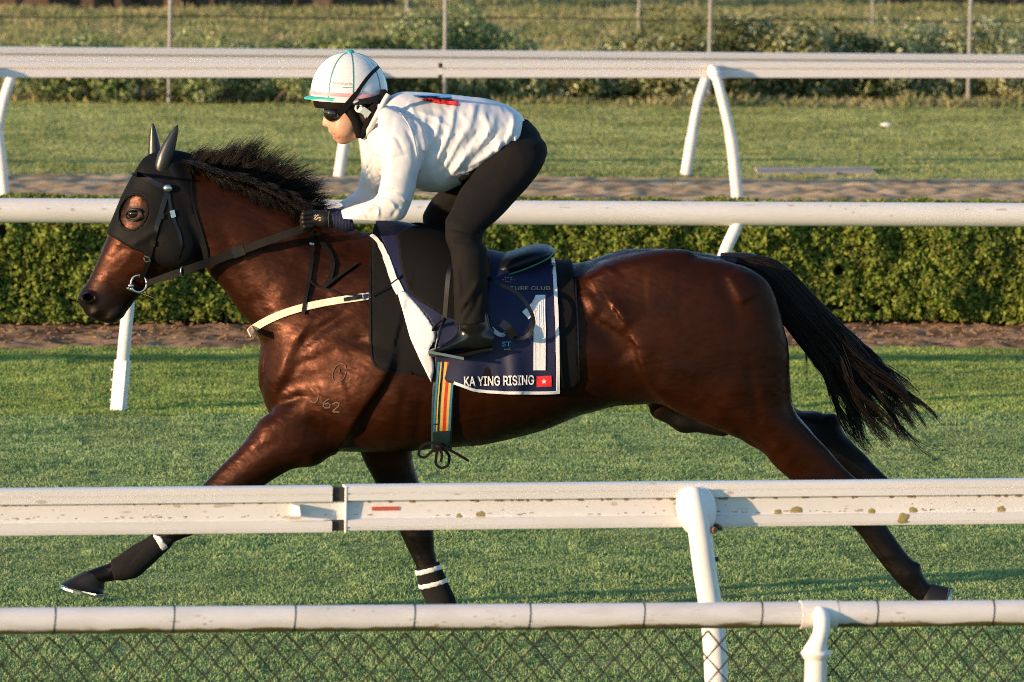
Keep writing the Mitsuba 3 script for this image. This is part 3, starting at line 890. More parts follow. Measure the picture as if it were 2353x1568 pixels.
for du in (-1597, -797, 0, 800):
    pth = [line_pt(u + du, v, D2 - o, 0.33) for u, v, o in ((1628, 150, .05), (1622, 180, .08), (1611, 212, .10), (1599, 260, .10), (1589, 320, .10), (1581, 370, .10))]
    foot = np.array([pth[-1][0] - 0.02, pth[-1][1], -0.02])
    obj('post', gooseneck(pth + [foot], np.interp(np.arange(24), [0, 14, 14.2, 23], [.038, .038, .043, .043]), 24, 12), 'mat_white_clean', t, smooth=True)

# ------------------------------------------------------------------ chain-link fence in front
t = thing('chain_link_fence', 'chain-link fence under a mossy white pipe in the foreground', 'fence')
D0 = 15.9
a, b = line_pt(0, 1427.5, D0, SL), line_pt(2353, 1408.5, D0, SL)
d = (b - a) / np.linalg.norm(b - a)
back = np.cross([0, 0, 1.0], d)
back /= np.linalg.norm(back)
PIPE.update(z0=float(a[2] - d[2] / d[0] * a[0]), sx=float(d[2] / d[0]), r=0.0345)
obj('top_rail', tube([a - 6 * d + (b - a + 12 * d) * q for q in np.linspace(0, 1, 110)], 0.0345, 28), 'mat_pipe', t, smooth=True)
ring = lambda c, dr_, R, r_, n=22: tube([c + R * (math.cos(q) * np.array([0, 0, 1.0]) + math.sin(q) * back) + dr_ * (0.0035 * math.cos(q)) for q in np.linspace(0, 2 * np.pi, n)], r_, 6, ref=dr_)
for u in (-148, 123, 396, 674, 948, 1213, 1475, 1745, 2010, 2277, 2545):
    c = line_pt(u, 1427.5 - 19 * u / 2353, D0, SL)
    obj('tie_wire', ring(c, d, 0.0350, 0.0022), 'mat_wire', t)
c = line_pt(1879, 1412.5, D0, SL)
obj('tee_sleeve', tube([c - d * 0.049, c + d * 0.049], 0.0375, 24), 'mat_white', t, smooth=40)
pth = [c - back * 0.012 + upv * 0.012, c - back * 0.03 + upv * 0.008, c - back * 0.052 - upv * 0.012, c - back * 0.060 - d * 0.004 - upv * 0.04, c - back * 0.056 - d * 0.012 - upv * 0.07, c - back * 0.05 - d * 0.016 - upv * 0.095]
pe = obj('post', tube([[*(c - back * 0.05 - d * 0.014)[:2], z] for z in (c[2] - 0.105, c[2] - 0.3, -0.05)], 0.0295, 18), 'mat_white', t, smooth=40)
obj('elbow', tube(resample(pth, 14), [0.012, 0.017, 0.02, 0.0215, 0.022, 0.022, 0.022, 0.022, 0.022, 0.023, 0.025, 0.028, 0.032, 0.036], 16), 'mat_white_clean', pe, smooth=True)
q = c - back * 0.05 - d * 0.0145
obj('collar', tube([q - upv * 0.088, q - upv * 0.096, q - upv * 0.112], [0.036, 0.041, 0.031], 20), 'mat_white_clean', pe, smooth=40)
# the mesh: each wire zigzags down and hooks its neighbours
pitch, drop = 0.0622, 0.0355
x0 = -2.9
zt = lambda s: float(a[2] + d[2] * s) - 0.040
nw = 190
for k in range(nw):
    s0 = -1.55 + k * pitch / 2 * 1.0
    pts = []
    base = a + s0 * d
    z = base[2] - 0.036 - (drop / 2 if k % 2 else 0) * 0
    i = 0
    ph = k % 2
    while z > -0.01:
        lr = (i + ph) % 2
        wob = 0.0014 * math.sin(12.9898 * (k * 17 + i * 7))
        pts.append([base[0] + d[0] * (lr * pitch / 2 + wob), base[1] + d[1] * (lr * pitch / 2) + back[1] * (0.0026 * (1 if lr else -1)) - 0.036, z + wob])
        z -= drop
        i += 1
    obj('wire', tube(pts, 0.0030, 5), 'mat_wire', t)
# ------------------------------------------------------------------ the horse
HY = HORSE_Y
scene['mat_coat'] = two({'type': 'bumpmap', 'arbitrary': proc(lambda p, n, uv: fbm(p.x * 34 + 0.4 * p.z * 34, p.y * 50, p.z * 60, 3), 0.004), 'scale': 0.0022,
                         'bsdf': {'type': 'principled', 'base_color': VC, 'roughness': pv(lambda p, n, uv: 0.37 + 0.14 * smoothstep(0.35, 0.65, fbm(p.x * 18, p.y * 18, p.z * 18, 3))), 'specular': 0.18, 'spec_tint': 0.5}})
pr('mat_hoof', (0.010, 0.008, 0.007), 0.45, 0.3)
pr('mat_mane', VC, 0.5, 0.16)
pr('mat_steel', (0.62, 0.60, 0.57), 0.28, 0.5, metallic=1.0)
pr('mat_eye', (0.012, 0.007, 0.004), 0.06, 0.6)
pr('mat_hair', VC, 0.45, 0.22)
G = Grid([-1.72, HY - 0.46, -0.04], [1.72, HY + 0.46, 1.90], 0.0068)

# trunk: rows are (u, v of the upper edge, u, v of the lower edge, half width, y offset, skew)
G.strip([(618, 760, 603, 900, .105, 0, 0), (655, 690, 628, 962, .165, 0, .05), (722, 600, 705, 1022, .215, 0, .15), (810, 540, 805, 1037, .255, 0, .28), (900, 532, 890, 1038, .285, 0, .28),
         (1000, 548, 1000, 1029, .305, 0, .16), (1120, 588, 1120, 1019, .315, 0, .10), (1240, 606, 1240, 990, .300, 0, .08), (1345, 602, 1345, 950, .275, 0, .12), (1445, 573, 1432, 930, .262, 0, .18),
         (1540, 574, 1520, 925, .262, 0, .22), (1645, 587, 1615, 930, .245, 0, .22), (1735, 628, 1700, 930, .195, 0, .2), (1785, 700, 1765, 900, .12, 0, .1)], 0.03, 2.25, cap=0.22)
# neck and head
G.strip([(395, 352, 440, 520, .075, 0, .1), (446, 368, 480, 628, .088, 0, .22), (520, 392, 518, 670, .092, 0, .3), (592, 416, 551, 717, .102, 0, .32), (664, 452, 584, 756, .122, 0, .3), (735, 496, 607, 806, .152, 0, .28), (812, 536, 628, 880, .18, 0, .25)], 0.03, 2.1, cap=0.2)
G.strip([(372, 350, 455, 500, .078, 0, .1), (318, 388, 472, 575, .098, 0, .05), (291, 440, 440, 610, .104, 0, .05), (263, 505, 400, 624, .098, 0, .1), (243, 553, 362, 646, .082, 0, .1), (222, 605, 334, 669, .068, 0, .08),
         (203, 645, 314, 687, .060, 0, 0), (187, 668, 302, 702, .058, 0, 0), (179, 690, 288, 722, .056, 0, 0), (194, 714, 272, 737, .044, 0, 0)], 0.018, 2.2, cap=0.35)
# near fore (reaching forward), far fore (on the ground)
G.strip([(665, 880, 825, 985, .085, -.12, 0), (605, 962, 738, 1055, .083, -.145, 0), (548, 1032, 662, 1082, .072, -.15, 0), (503, 1076, 612, 1112, .062, -.15, 0), (463, 1118, 560, 1147, .052, -.15, 0), (424, 1155, 508, 1190, .045, -.15, 0), (392, 1190, 460, 1222, .043, -.15, 0), (350, 1232, 400, 1247, .036, -.15, 0),
         (300, 1264, 345, 1294, .032, -.15, 0), (262, 1289, 311, 1323, .038, -.15, 0), (236, 1300, 268, 1333, .031, -.15, 0), (200, 1312, 241, 1337, .036, -.15, 0)], 0.028)
G.strip([(790, 930, 960, 950, .085, .12, 0), (830, 1045, 947, 1045, .075, .14, 0), (868, 1117, 966, 1117, .060, .15, 0), (896, 1172, 980, 1167, .048, .15, 0), (920, 1225, 995, 1222, .046, .15, 0), (938, 1264, 998, 1258, .036, .15, 0), (957, 1304, 1006, 1298, .032, .15, 0), (970, 1350, 1022, 1336, .033, .15, 0),
         (985, 1390, 1043, 1386, .039, .15, 0), (982, 1412, 1030, 1418, .032, .15, 0), (972, 1424, 1022, 1434, .034, .15, 0)], 0.025)
# near hind and far hind
G.strip([(1372, 640, 1600, 590, .075, -.16, 0), (1392, 735, 1765, 650, .115, -.155, 0), (1440, 800, 1806, 770, .135, -.15, 0), (1500, 880, 1815, 865, .138, -.145, 0), (1580, 948, 1822, 930, .122, -.14, 0), (1690, 1003, 1846, 970, .098, -.14, 0), (1762, 1055, 1890, 1020, .078, -.14, 0), (1818, 1105, 1938, 1074, .060, -.14, 0), (1872, 1160, 1978, 1112, .050, -.14, 0), (1920, 1196, 2003, 1150, .042, -.14, 0), (1962, 1214, 2026, 1190, .036, -.14, 0), (2004, 1268, 2052, 1230, .034, -.14, 0), (2039, 1313, 2086, 1276, .035, -.14, 0), (2062, 1340, 2112, 1300, .040, -.14, 0), (2090, 1365, 2126, 1330, .033, -.14, 0), (2114, 1386, 2140, 1345, .036, -.14, 0)], 0.06, cap=0.3)
G.strip([(1600, 930, 1800, 850, .11, .15, 0), (1705, 990, 1826, 936, .095, .15, 0), (1792, 1045, 1880, 947, .070, .15, 0), (1850, 1072, 1922, 962, .055, .15, 0), (1905, 1095, 1948, 1005, .045, .15, 0), (1950, 1118, 1990, 1047, .036, .15, 0), (1996, 1150, 2030, 1090, .033, .15, 0), (2035, 1182, 2075, 1124, .038, .15, 0), (2082, 1192, 2104, 1142, .032, .15, 0), (2100, 1192, 2116, 1146, .034, .15, 0)], 0.025)
# points of the hock, elbow, ergot, sheath, stifle
G.ell(H(1915, 965, .15), [.022, .03, .018], .02, -30)
G.ell(H(1985, 1122, -.14), [.02, .03, .02], .02)
G.ell(H(2107, 1302, -.14), [.014, .02, .013], .012)
G.ell(H(706, 1050, -.13), [.045, .05, .024], .025)
G.cone(H(1520, 938, 0), .045, H(1572, 968, 0), .034, .03)
G.cone(H(1572, 968, 0), .034, H(1660, 975, 0), .045, .04)
# ---- head: nostril, mouth, chin
for s in (-1, 1):
    def B(u, v, y, r, k=.02, ang=0, mode='add'):
        q = H(u, v, -y)
        G.ell([q[0], HY + s * y, q[2]], r, k, ang, mode)

    def C(u0, v0, y0, r0, u1, v1, y1, r1, k=.02, flat=.5, mode='add'):
        q0, q1 = H(u0, v0, -y0), H(u1, v1, -y1)
        G.cone([q0[0], HY + s * y0, q0[2]], r0, [q1[0], HY + s * y1, q1[2]], r1, k, flat, mode)
    B(405, 560, .085, [.07, .030, .075], .02, 35)                  # jowl
    B(203, 685, .056, [.030, .022, .021], .010, 0)                 # nostril
    B(204, 684, .070, [.024, .024, .0125], .006, -5, 'sub')
    B(205, 684, .05, [.014, .03, .008], .006, -5, 'sub')
    C(243, 728, .052, .0045, 300, 668, .066, .0045, .005, 1.0, 'sub')  # mouth
    B(262, 722, .03, [.04, .028, .022], .012, 40)                  # chin
    B(222, 715, .035, [.03, .024, .02], .010, 30)


def to_sheet(V):
    d = V - CAM
    k = F / (d @ _f)
    return 1176.5 + (d @ _rt) * k, 784.0 - (d @ _up) * k


# ---- muscle relief: strokes (points; width to the left of the stroke, to its right; height in mm)
MUSCLE = [
    ([(673, 786), (714, 745), (778, 715)], 18, 18, 5.6), ([(690, 797), (764, 739), (808, 715)], 12, 12, -7.2), ([(700, 795), (778, 752), (846, 719)], 16, 26, 6.4),
    ([(679, 846), (778, 800), (850, 772)], 16, 16, -7.2), ([(638, 868), (720, 822), (800, 790)], 21, 21, 5.6), ([(640, 900), (720, 862), (850, 815)], 16, 16, -4.0),
    ([(613, 918), (640, 860), (668, 800)], 18, 21, 7.2), ([(634, 925), (665, 870), (690, 830)], 13, 13, -4.8),
    ([(608, 958), (646, 930), (700, 908)], 12, 12, -10.4), ([(588, 992), (655, 962), (722, 942)], 29, 31, 7.2),
    ([(792, 1010), (830, 940), (880, 868), (905, 800)], 120, 9, 26), ([(805, 1005), (850, 930), (892, 868)], 8, 39, -8.0),
    ([(700, 1062), (640, 1082), (560, 1122)], 9, 9, -4.8), ([(640, 1010), (560, 1062), (500, 1108)], 12, 12, -3.2), ([(676, 1018), (710, 1046), (720, 1060)], 13, 13, 4.0),
    ([(735, 905), (800, 890)], 52, 52, 4.0), ([(700, 985), (760, 1000)], 26, 26, -4.0),
    ([(500, 520), (560, 640), (600, 720)], 13, 16, -5.6), ([(530, 500), (600, 610), (660, 690)], 34, 34, 4.0), ([(600, 520), (680, 600), (740, 680)], 23, 23, -4.8), ([(660, 560), (740, 640)], 29, 29, 4.0),
    ([(620, 470), (700, 520), (790, 560)], 29, 29, 4.8),
    # quarter: the lines that catch the low sun
    ([(1350, 655), (1378, 634), (1400, 605)], 16, 40, 11), ([(1352, 668), (1369, 713), (1411, 741), (1436, 764)], 60, 12, 13),
    ([(1440, 748), (1466, 794), (1476, 833), (1492, 875), (1524, 913), (1566, 949), (1636, 980), (1690, 1000)], 90, 10, 16),
    ([(1404, 700), (1416, 706), (1434, 736)], 16, 5, 6), ([(1352, 720), (1400, 770), (1440, 830)], 30, 30, -12),
    ([(1541, 896)], 62, 62, 8), ([(1524, 832), (1601, 861)], 18, 18, 4), ([(1672, 628), (1690, 652), (1712, 695)], 40, 14, 9), ([(1655, 640), (1680, 700), (1700, 760)], 20, 20, -5),
    ([(1717, 830), (1730, 900), (1742, 975)], 14, 14, -5), ([(1676, 985), (1690, 998)], 10, 10, 7), ([(1703, 994), (1735, 1022), (1770, 1062)], 9, 9, -9), ([(1770, 1022), (1820, 1070)], 20, 20, 5),
    ([(1480, 660), (1560, 660)], 60, 60, 3),
    # ribs, faint
    ([(935, 880), (915, 1000)], 9, 9, -2.0), ([(975, 890), (958, 1010)], 9, 9, -2.0), ([(1070, 910), (1055, 1005)], 10, 10, -1.6), ([(1120, 910), (1105, 1000)], 10, 10, -1.6),
    # face
    ([(247, 548), (228, 592), (205, 638)], 9, 9, 3), ([(289, 570), (262, 588), (234, 606)], 8, 8, -5), ([(302, 580), (283, 612), (257, 640)], 5, 5, 3), ([(370, 524), (330, 552), (296, 570)], 8, 10, 7),
    ([(340, 600), (318, 625), (304, 655)], 6, 6, 2.5), ([(285, 470), (305, 455), (328, 462)], 9, 9, 7), ([(1985, 1228), (2046, 1306)], 5, 5, -5), ([(2010, 1222), (2066, 1290)], 5, 6, 3), ([(325, 1262), (290, 1300)], 5, 5, -3), ([(945, 1262), (975, 1312)], 5, 5, -4), ([(700, 868), (738, 925), (744, 985)], 4, 4, 2), ([(850, 955), (950, 972), (1060, 962), (1160, 940)], 4, 4, 2), ([(1600, 905), (1660, 935), (1700, 930)], 4, 4, 2),
]


def relief(strokes, X, Z, dy=-0.2):
    gx, gz = np.meshgrid(X, Z, indexing='ij')
    R = np.zeros(gx.shape)
    s = F / HORSE_Y
    for pts, wl, wr, mm in strokes:
        P = np.array([H(u, v, dy)[[0, 2]] for u, v in pts])
        if len(P) == 1:
            R += mm / 1000 * np.exp(-((gx - P[0, 0]) ** 2 + (gz - P[0, 1]) ** 2) / (wl / s) ** 2)
            continue
        P = resample(P, 24)
        best, side = np.full(gx.shape, 1e9), np.zeros(gx.shape)
        m = 2.6 * max(wl, wr) / s
        ok = (gx > P[:, 0].min() - m) & (gx < P[:, 0].max() + m) & (gz > P[:, 1].min() - m) & (gz < P[:, 1].max() + m)
        qx, qz = gx[ok], gz[ok]
        bb, ss, tt = np.full(qx.shape, 1e9), np.zeros(qx.shape), np.zeros(qx.shape)
        for i, (a, b) in enumerate(zip(P[:-1], P[1:])):
            e = b - a
            t_ = np.clip(((qx - a[0]) * e[0] + (qz - a[1]) * e[1]) / (e @ e + 1e-12), 0, 1)
            d2 = (qx - a[0] - t_ * e[0]) ** 2 + (qz - a[1] - t_ * e[1]) ** 2
            nb = d2 < bb
            cr = e[0] * (qz - a[1]) - e[1] * (qx - a[0])
            bb, ss, tt = np.where(nb, d2, bb), np.where(nb, cr, ss), np.where(nb, (i + t_) / (len(P) - 1), tt)
        d = np.sqrt(bb)
        w = np.where(ss > 0, wl, wr) / s
        fade = np.clip(np.minimum(tt, 1 - tt) * 5 + 0.35, 0, 1)
        R[ok] += mm / 1000 * np.exp(-(d / w) ** 2) * fade
    return R


gx_, gz_ = np.meshgrid(G.ax[0], G.ax[2], indexing='ij')
gu, gv = to_sheet(np.c_[gx_.ravel(), np.full(gx_.size, HY - 0.2), gz_.ravel()])
gu, gv = gu.reshape(gx_.shape), gv.reshape(gx_.shape)
R = relief(MUSCLE, G.ax[0], G.ax[2])
nn = meshkit.fbm(np.stack([gx_ * 16, gz_ * 16, 0 * gx_], -1), 4, 12) - 0.5
wn = np.exp(-(((gu - 690) / 130) ** 2 + ((gv - 640) / 120) ** 2))
R += nn * (0.0022 + 0.0045 * wn)
wy = np.clip(np.abs(G.ax[1] - HY) / 0.15, 0, 1)
wy = wy * wy * (3 - 2 * wy)
G.D -= (R[:, None, :] * wy[None, :, None]).astype(np.float32)
V, Fh = nets(G.D, G.lo, G.h, 3)
# coat colour of a bay: red brown body, darker back, black points plus painted shade on the far foreleg
ux, vx = to_sheet(np.c_[V[:, 0], np.full(len(V), HY - 0.12), V[:, 2]])
sm = lambda a, b, x: (lambda t_: t_ * t_ * (3 - 2 * t_))(np.clip((x - a) / (b - a), 0, 1))
nz = meshkit.fbm(V * [9, 9, 9], 4, 3)
dap = meshkit.fbm(V * [26, 26, 26], 3, 8)
bay, dark, black = np.array([.0160, .0039, .0010]), np.array([.0075, .0024, .0009]), np.array([.0032, .0027, .0024])
mixd = np.clip(0.30 + 1.5 * (nz - 0.5) + 0.7 * (dap - 0.5), 0, 1)      # a bay coat mottled with darker hair
C = bay + (dark - bay) * mixd[:, None]
legs = np.maximum.reduce([sm(1075, 1165, vx + 60 * (nz - .5)) * (ux < 800), sm(1045, 1140, vx + 40 * (nz - .5)) * (ux > 800) * (ux < 1300), sm(1060, 1150, vx + 0.10 * (ux - 1800) + 60 * (nz - .5)) * (ux > 1600), (V[:, 1] > HY + .06) * sm(930, 990, vx) * (ux > 1700)])  # far foreleg blackens from higher up, its shade put into the coat colour
muz = sm(0, 70, (vx - 628) - (ux - 215) * 0.25 + 50 * (nz - .5)) * (ux < 420)
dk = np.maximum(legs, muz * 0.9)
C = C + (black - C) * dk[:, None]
sheath = sm(935, 960, vx) * sm(1490, 1520, ux) * (1 - sm(1660, 1700, ux)) * (1 - sm(.075, .10, np.abs(V[:, 1] - HY)))
C = C + (black * 1.6 - C) * sheath[:, None]
C = C + (black - C) * (0.92 * np.exp(-(((ux - 307) / 34) ** 2 + ((vx - 496) / 27) ** 2)))[:, None]
C *= (0.86 + 0.28 * dap)[:, None]
horse = thing('horse', 'dark bay racehorse galloping flat out with black mane and tail', 'horse')
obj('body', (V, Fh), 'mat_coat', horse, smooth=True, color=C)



def surf(G_, u, v, lift=0.0, far=False):
    """The points of the body's surface that the sheet shows at (u, v), lifted towards the camera."""
    u, v = np.atleast_1d(np.asarray(u, float)), np.atleast_1d(np.asarray(v, float))
    d = _f * F + np.outer(u - 1176.5, _rt) - np.outer(v - 784.0, _up)
    Yg = np.full(len(u), HY - 0.2)
    for _ in range(6):
        p = CAM + d * (Yg / d[:, 1])[:, None]
        i = np.clip(np.rint((p[:, 0] - G_.lo[0]) / G_.h).astype(int), 0, G_.n[0] - 1)
        k = np.clip(np.rint((p[:, 2] - G_.lo[2]) / G_.h).astype(int), 0, G_.n[2] - 1)
        y = G_.nys[i, k]
        Yg = np.where(np.isfinite(y), 0.4 * Yg + 0.6 * (y - lift), Yg)
    p = CAM + d * (Yg / d[:, 1])[:, None]
    return p[0] if len(p) == 1 else p


def set_near(G_, level=0.0, blur=1.2):
    from scipy.ndimage import gaussian_filter
    y = G_.near_y(level)
    ok = np.isfinite(y)
    w = gaussian_filter(ok.astype(float), blur)
    G_.nys = np.where(ok, gaussian_filter(np.where(ok, y, 0), blur) / np.maximum(w, 1e-6), np.nan)


set_near(G)


def normal(G_, P):
    from scipy.ndimage import map_coordinates
    q = (np.atleast_2d(P) - G_.lo) / G_.h
    g = [map_coordinates(G_.D, (q + o).T, order=1, mode='nearest') - map_coordinates(G_.D, (q - o).T, order=1, mode='nearest') for o in np.eye(3) * 1.5]
    g = np.stack(g, -1)
    return g / (np.linalg.norm(g, axis=1, keepdims=True) + 1e-9)


# hooves
def hoof(name, cor, sole, parent, label=None, shoe=True, yc=0.0, wd=0.052):
    """cor: (front, back) of the coronet, sole: (toe, heel), traced; a rounded horn box between them."""
    def ring_(A, B, w, n=20, bulge=1.0):
        A, B = np.array(A), np.array(B)
        c, h_ = (A + B) / 2, (A - B) / 2
        out = []
        for q in np.linspace(0, 2 * np.pi, n, endpoint=False):
            fr = math.cos(q)
            out.append(c + h_ * np.sign(fr) * abs(fr) ** (0.85) + np.array([0, 1, 0]) * w * math.sin(q) * (1.0 if fr > -0.3 else 0.9))
        return np.array(out)
    a0, b0, a1, b1 = H(*cor[0], yc), H(*cor[1], yc), H(*sole[0], yc), H(*sole[1], yc)
    rings = [ring_(a0 + (b0 - a0) * .12, b0 + (a0 - b0) * .12, wd * .55), ring_(a0, b0, wd * .72)]
    for f_ in (0.12, 0.5, 1.0):
        rings.append(ring_(a0 + (a1 - a0) * f_, b0 + (b1 - b0) * f_, wd * (.76 + .24 * f_)))
    R = np.array(rings)
    n = R.shape[1]
    m = sheet(np.concatenate([R, R[:, :1]], 1))
    V_ = np.vstack([m[0], R[0].mean(0)[None], R[-1].mean(0)[None]])
    k, s_ = len(R), n + 1
    F_ = np.vstack([m[1], [[len(V_) - 2, j + 1, j] for j in range(n)], [[len(V_) - 1, (k - 1) * s_ + j, (k - 1) * s_ + j + 1] for j in range(n)]])
    hk = obj('hoof', (V_, F_), 'mat_hoof', horse, smooth=50)
    if shoe:
        nrm = np.cross(a1 - b1, [0, 1, 0])
        nrm /= np.linalg.norm(nrm)
        if nrm @ ((a0 + b0) - (a1 + b1)) > 0:
            nrm = -nrm
        c = R[-1].mean(0)
        P = R[-1] * 1.0 + nrm * 0.006
        P = P[[j for j in range(n) if math.cos(2 * np.pi * j / n) > -0.85] ] if False else np.roll(P, n // 2, 0)[1:]
        Pi = c + (P - c) * 0.72 + nrm * 0.004
        Po = c + (P - c) * 1.02
        q = np.stack([Po, Po + nrm * 0.008, Pi + nrm * 0.008, Pi], 1)
        q = np.concatenate([q, q[:, :1]], 1)
        obj('shoe', sheet(q), 'mat_steel', hk, smooth=False)


hoof('near_fore', ((196, 1312), (241, 1338)), ((141, 1342), (238, 1366)), horse, yc=-.15)
hoof('far_fore', ((970, 1426), (1022, 1436)), ((952, 1447), (1026, 1453)), horse, yc=.15)
hoof('near_hind', ((2112, 1388), (2140, 1341)), ((2150, 1440), (2180, 1350)), horse, yc=-.14)
hoof('far_hind', ((2102, 1194), (2118, 1146)), ((2152, 1206), (2162, 1150)), horse, yc=.15)
for s in (-1, 1):
    p = surf(G, 308, 492, 0.0)
    e = np.array([p[0], HY + s * (HY - p[1] - 0.006), p[2]])
    obj('eye', ball(e + [0, s * -0.001, 0], [.024, .017, .019], 3), 'mat_eye', horse, smooth=True)
    for sg, w_ in ((-1, .0055), (1, .004)):
        qq = np.linspace(0, np.pi, 14)
        lp = np.array([surf(G, 308 + 19 * math.cos(q), 494 + sg * 12.5 * math.sin(q) - 2.0 * math.cos(q), 0.004 + 0.010 * math.sin(q)) for q in qq])
        if s > 0:
            lp[:, 1] = 2 * HY - lp[:, 1]
        obj('eyelid', tube(lp, w_ * np.sin(qq * 0.94 + 0.1) + 0.0006, 7), 'mat_hoof', horse, smooth=True)


# ------------------------------------------------------------------ hair
def strands(roots, tips, ctrl, r0, seed, n=9, sides=3, wav=0.0, tipr=0.15):
    r = np.random.default_rng(seed)
    parts = []
    t = np.linspace(0, 1, n)[:, None]
    w = np.interp(np.linspace(0, 1, n), [0, 0.5, 1], [1, 0.85, tipr])
    for a, c, b in zip(roots, ctrl, tips):
        P = (1 - t) ** 2 * a + 2 * t * (1 - t) * c + t * t * b
        if wav:
            P = P + wav * t * np.sin(t * r.uniform(3, 8) + r.uniform(0, 6)) * r.normal(size=3) * [1, 0.8, 1]
        parts.append(tube(P, r0 * r.uniform(0.7, 1.3) * w, sides, caps=False))
    return cat(parts)


def hair_color(nv, seed):
    r = np.random.default_rng(seed)
    return np.array([.012, .0095, .008])


# mane: thick at the crest, blown up and back
r_ = np.random.default_rng(17)
crest = np.array([(412, 372), (446, 378), (486, 390), (520, 398), (556, 408), (592, 420), (630, 436), (664, 454), (700, 476), (736, 500)])
tipc = np.array([(446, 350), (478, 348), (530, 334), (572, 318), (622, 334), (668, 358), (706, 392), (733, 424), (757, 458), (776, 490)])
fq = PchipInterpolator(np.arange(len(crest)), crest)
ft = PchipInterpolator(np.arange(len(crest)), tipc)
R0, M0, T0, kk_ = [], [], [], []
for _ in range(330):                         # standing locks, each a bundle that meets in a point
    q = 0.15 + (len(crest) - 1.2) * r_.beta(1.7, 1.5)
    base, tip = fq(q), ft(np.clip(q + r_.normal(0.15, 0.55), 0, len(crest) - 1))
    ln, yl = np.clip(r_.normal(0.80, 0.26), 0.25, 1.25), r_.normal(-0.004, 0.016)
    tip = base + (tip - base) * ln + r_.normal(0, 9, 2)
    bow = np.array([-12, -12]) * r_.uniform(0.3, 1.5)
    for _ in range(int(r_.integers(12, 24))):
        a_ = base + r_.normal(0, 5.5, 2) * [1, .4] + [0, 9]
        e_ = r_.uniform(0.55, 1.06)
        t_ = a_ + (tip - a_) * e_ + r_.normal(0, 5.5, 2)
        y_ = np.clip(yl + r_.normal(0, .008), -.05, .04)
        R0.append(H(*a_, y_)); T0.append(H(*t_, yl * 1.5)); M0.append(H(*((a_ + t_) / 2 + bow), yl * 1.2))
for _ in range(260):                         # single flyaway hairs
    q = r_.uniform(0.3, len(crest) - 1.02)
    a_, t_ = fq(q) + [0, 5], ft(q) + r_.normal(0, 9, 2) + [2, -4]
    R0.append(H(*a_, 0)); T0.append(H(*t_, r_.normal(0, .02))); M0.append(H(*((a_ + t_) / 2 + [-10, -9] + r_.normal(0, 5, 2)), 0))
R1, M1, T1 = [], [], []
for _ in range(260):                         # locks lying down the near side of the neck
    q = r_.uniform(0.1, len(crest) - 1.02)
    base = fq(q)
    drop = np.interp(q, [0, 2, 5, 8, 9], [14, 34, 52, 46, 30]) * r_.uniform(.2, 1.45)
    tip = base + [r_.uniform(10, 70), drop]
    for _ in range(int(r_.integers(9, 16))):
        a_ = base + r_.normal(0, 6, 2) * [1, .4] + [0, 3]
        t_ = a_ + (tip - a_) * r_.uniform(.7, 1.03) + r_.normal(0, 2.2, 2)
        R1.append(H(*a_, -.02)); T1.append(t_); M1.append(0.5 * (a_ + t_) + [-5, -9])
T1, M1 = np.array(T1), np.array(M1)
lift = r_.uniform(0.0, 0.006, len(T1))
T1, M1 = surf(G, T1[:, 0], T1[:, 1], 0.006) - np.c_[0 * lift, lift, 0 * lift], surf(G, M1[:, 0], M1[:, 1], 0.010) - np.c_[0 * lift, lift, 0 * lift]
mv, mf = cat([strands(np.array(R0), np.array(T0), np.array(M0), 0.0011, 5, 9, 3, 0.003), strands(np.array(R1), T1, M1, 0.0012, 6, 7, 3, 0.002)])
cc = np.array([.0085, .0058, .0043]) * (0.6 + 0.8 * np.repeat(np.random.default_rng(4).uniform(size=len(mv) // 3 + 1), 3)[:len(mv), None])
cc[len(R0) * 27:] *= 0.45
obj('mane', (mv, mf), 'mat_mane', horse, smooth=True, color=cc)
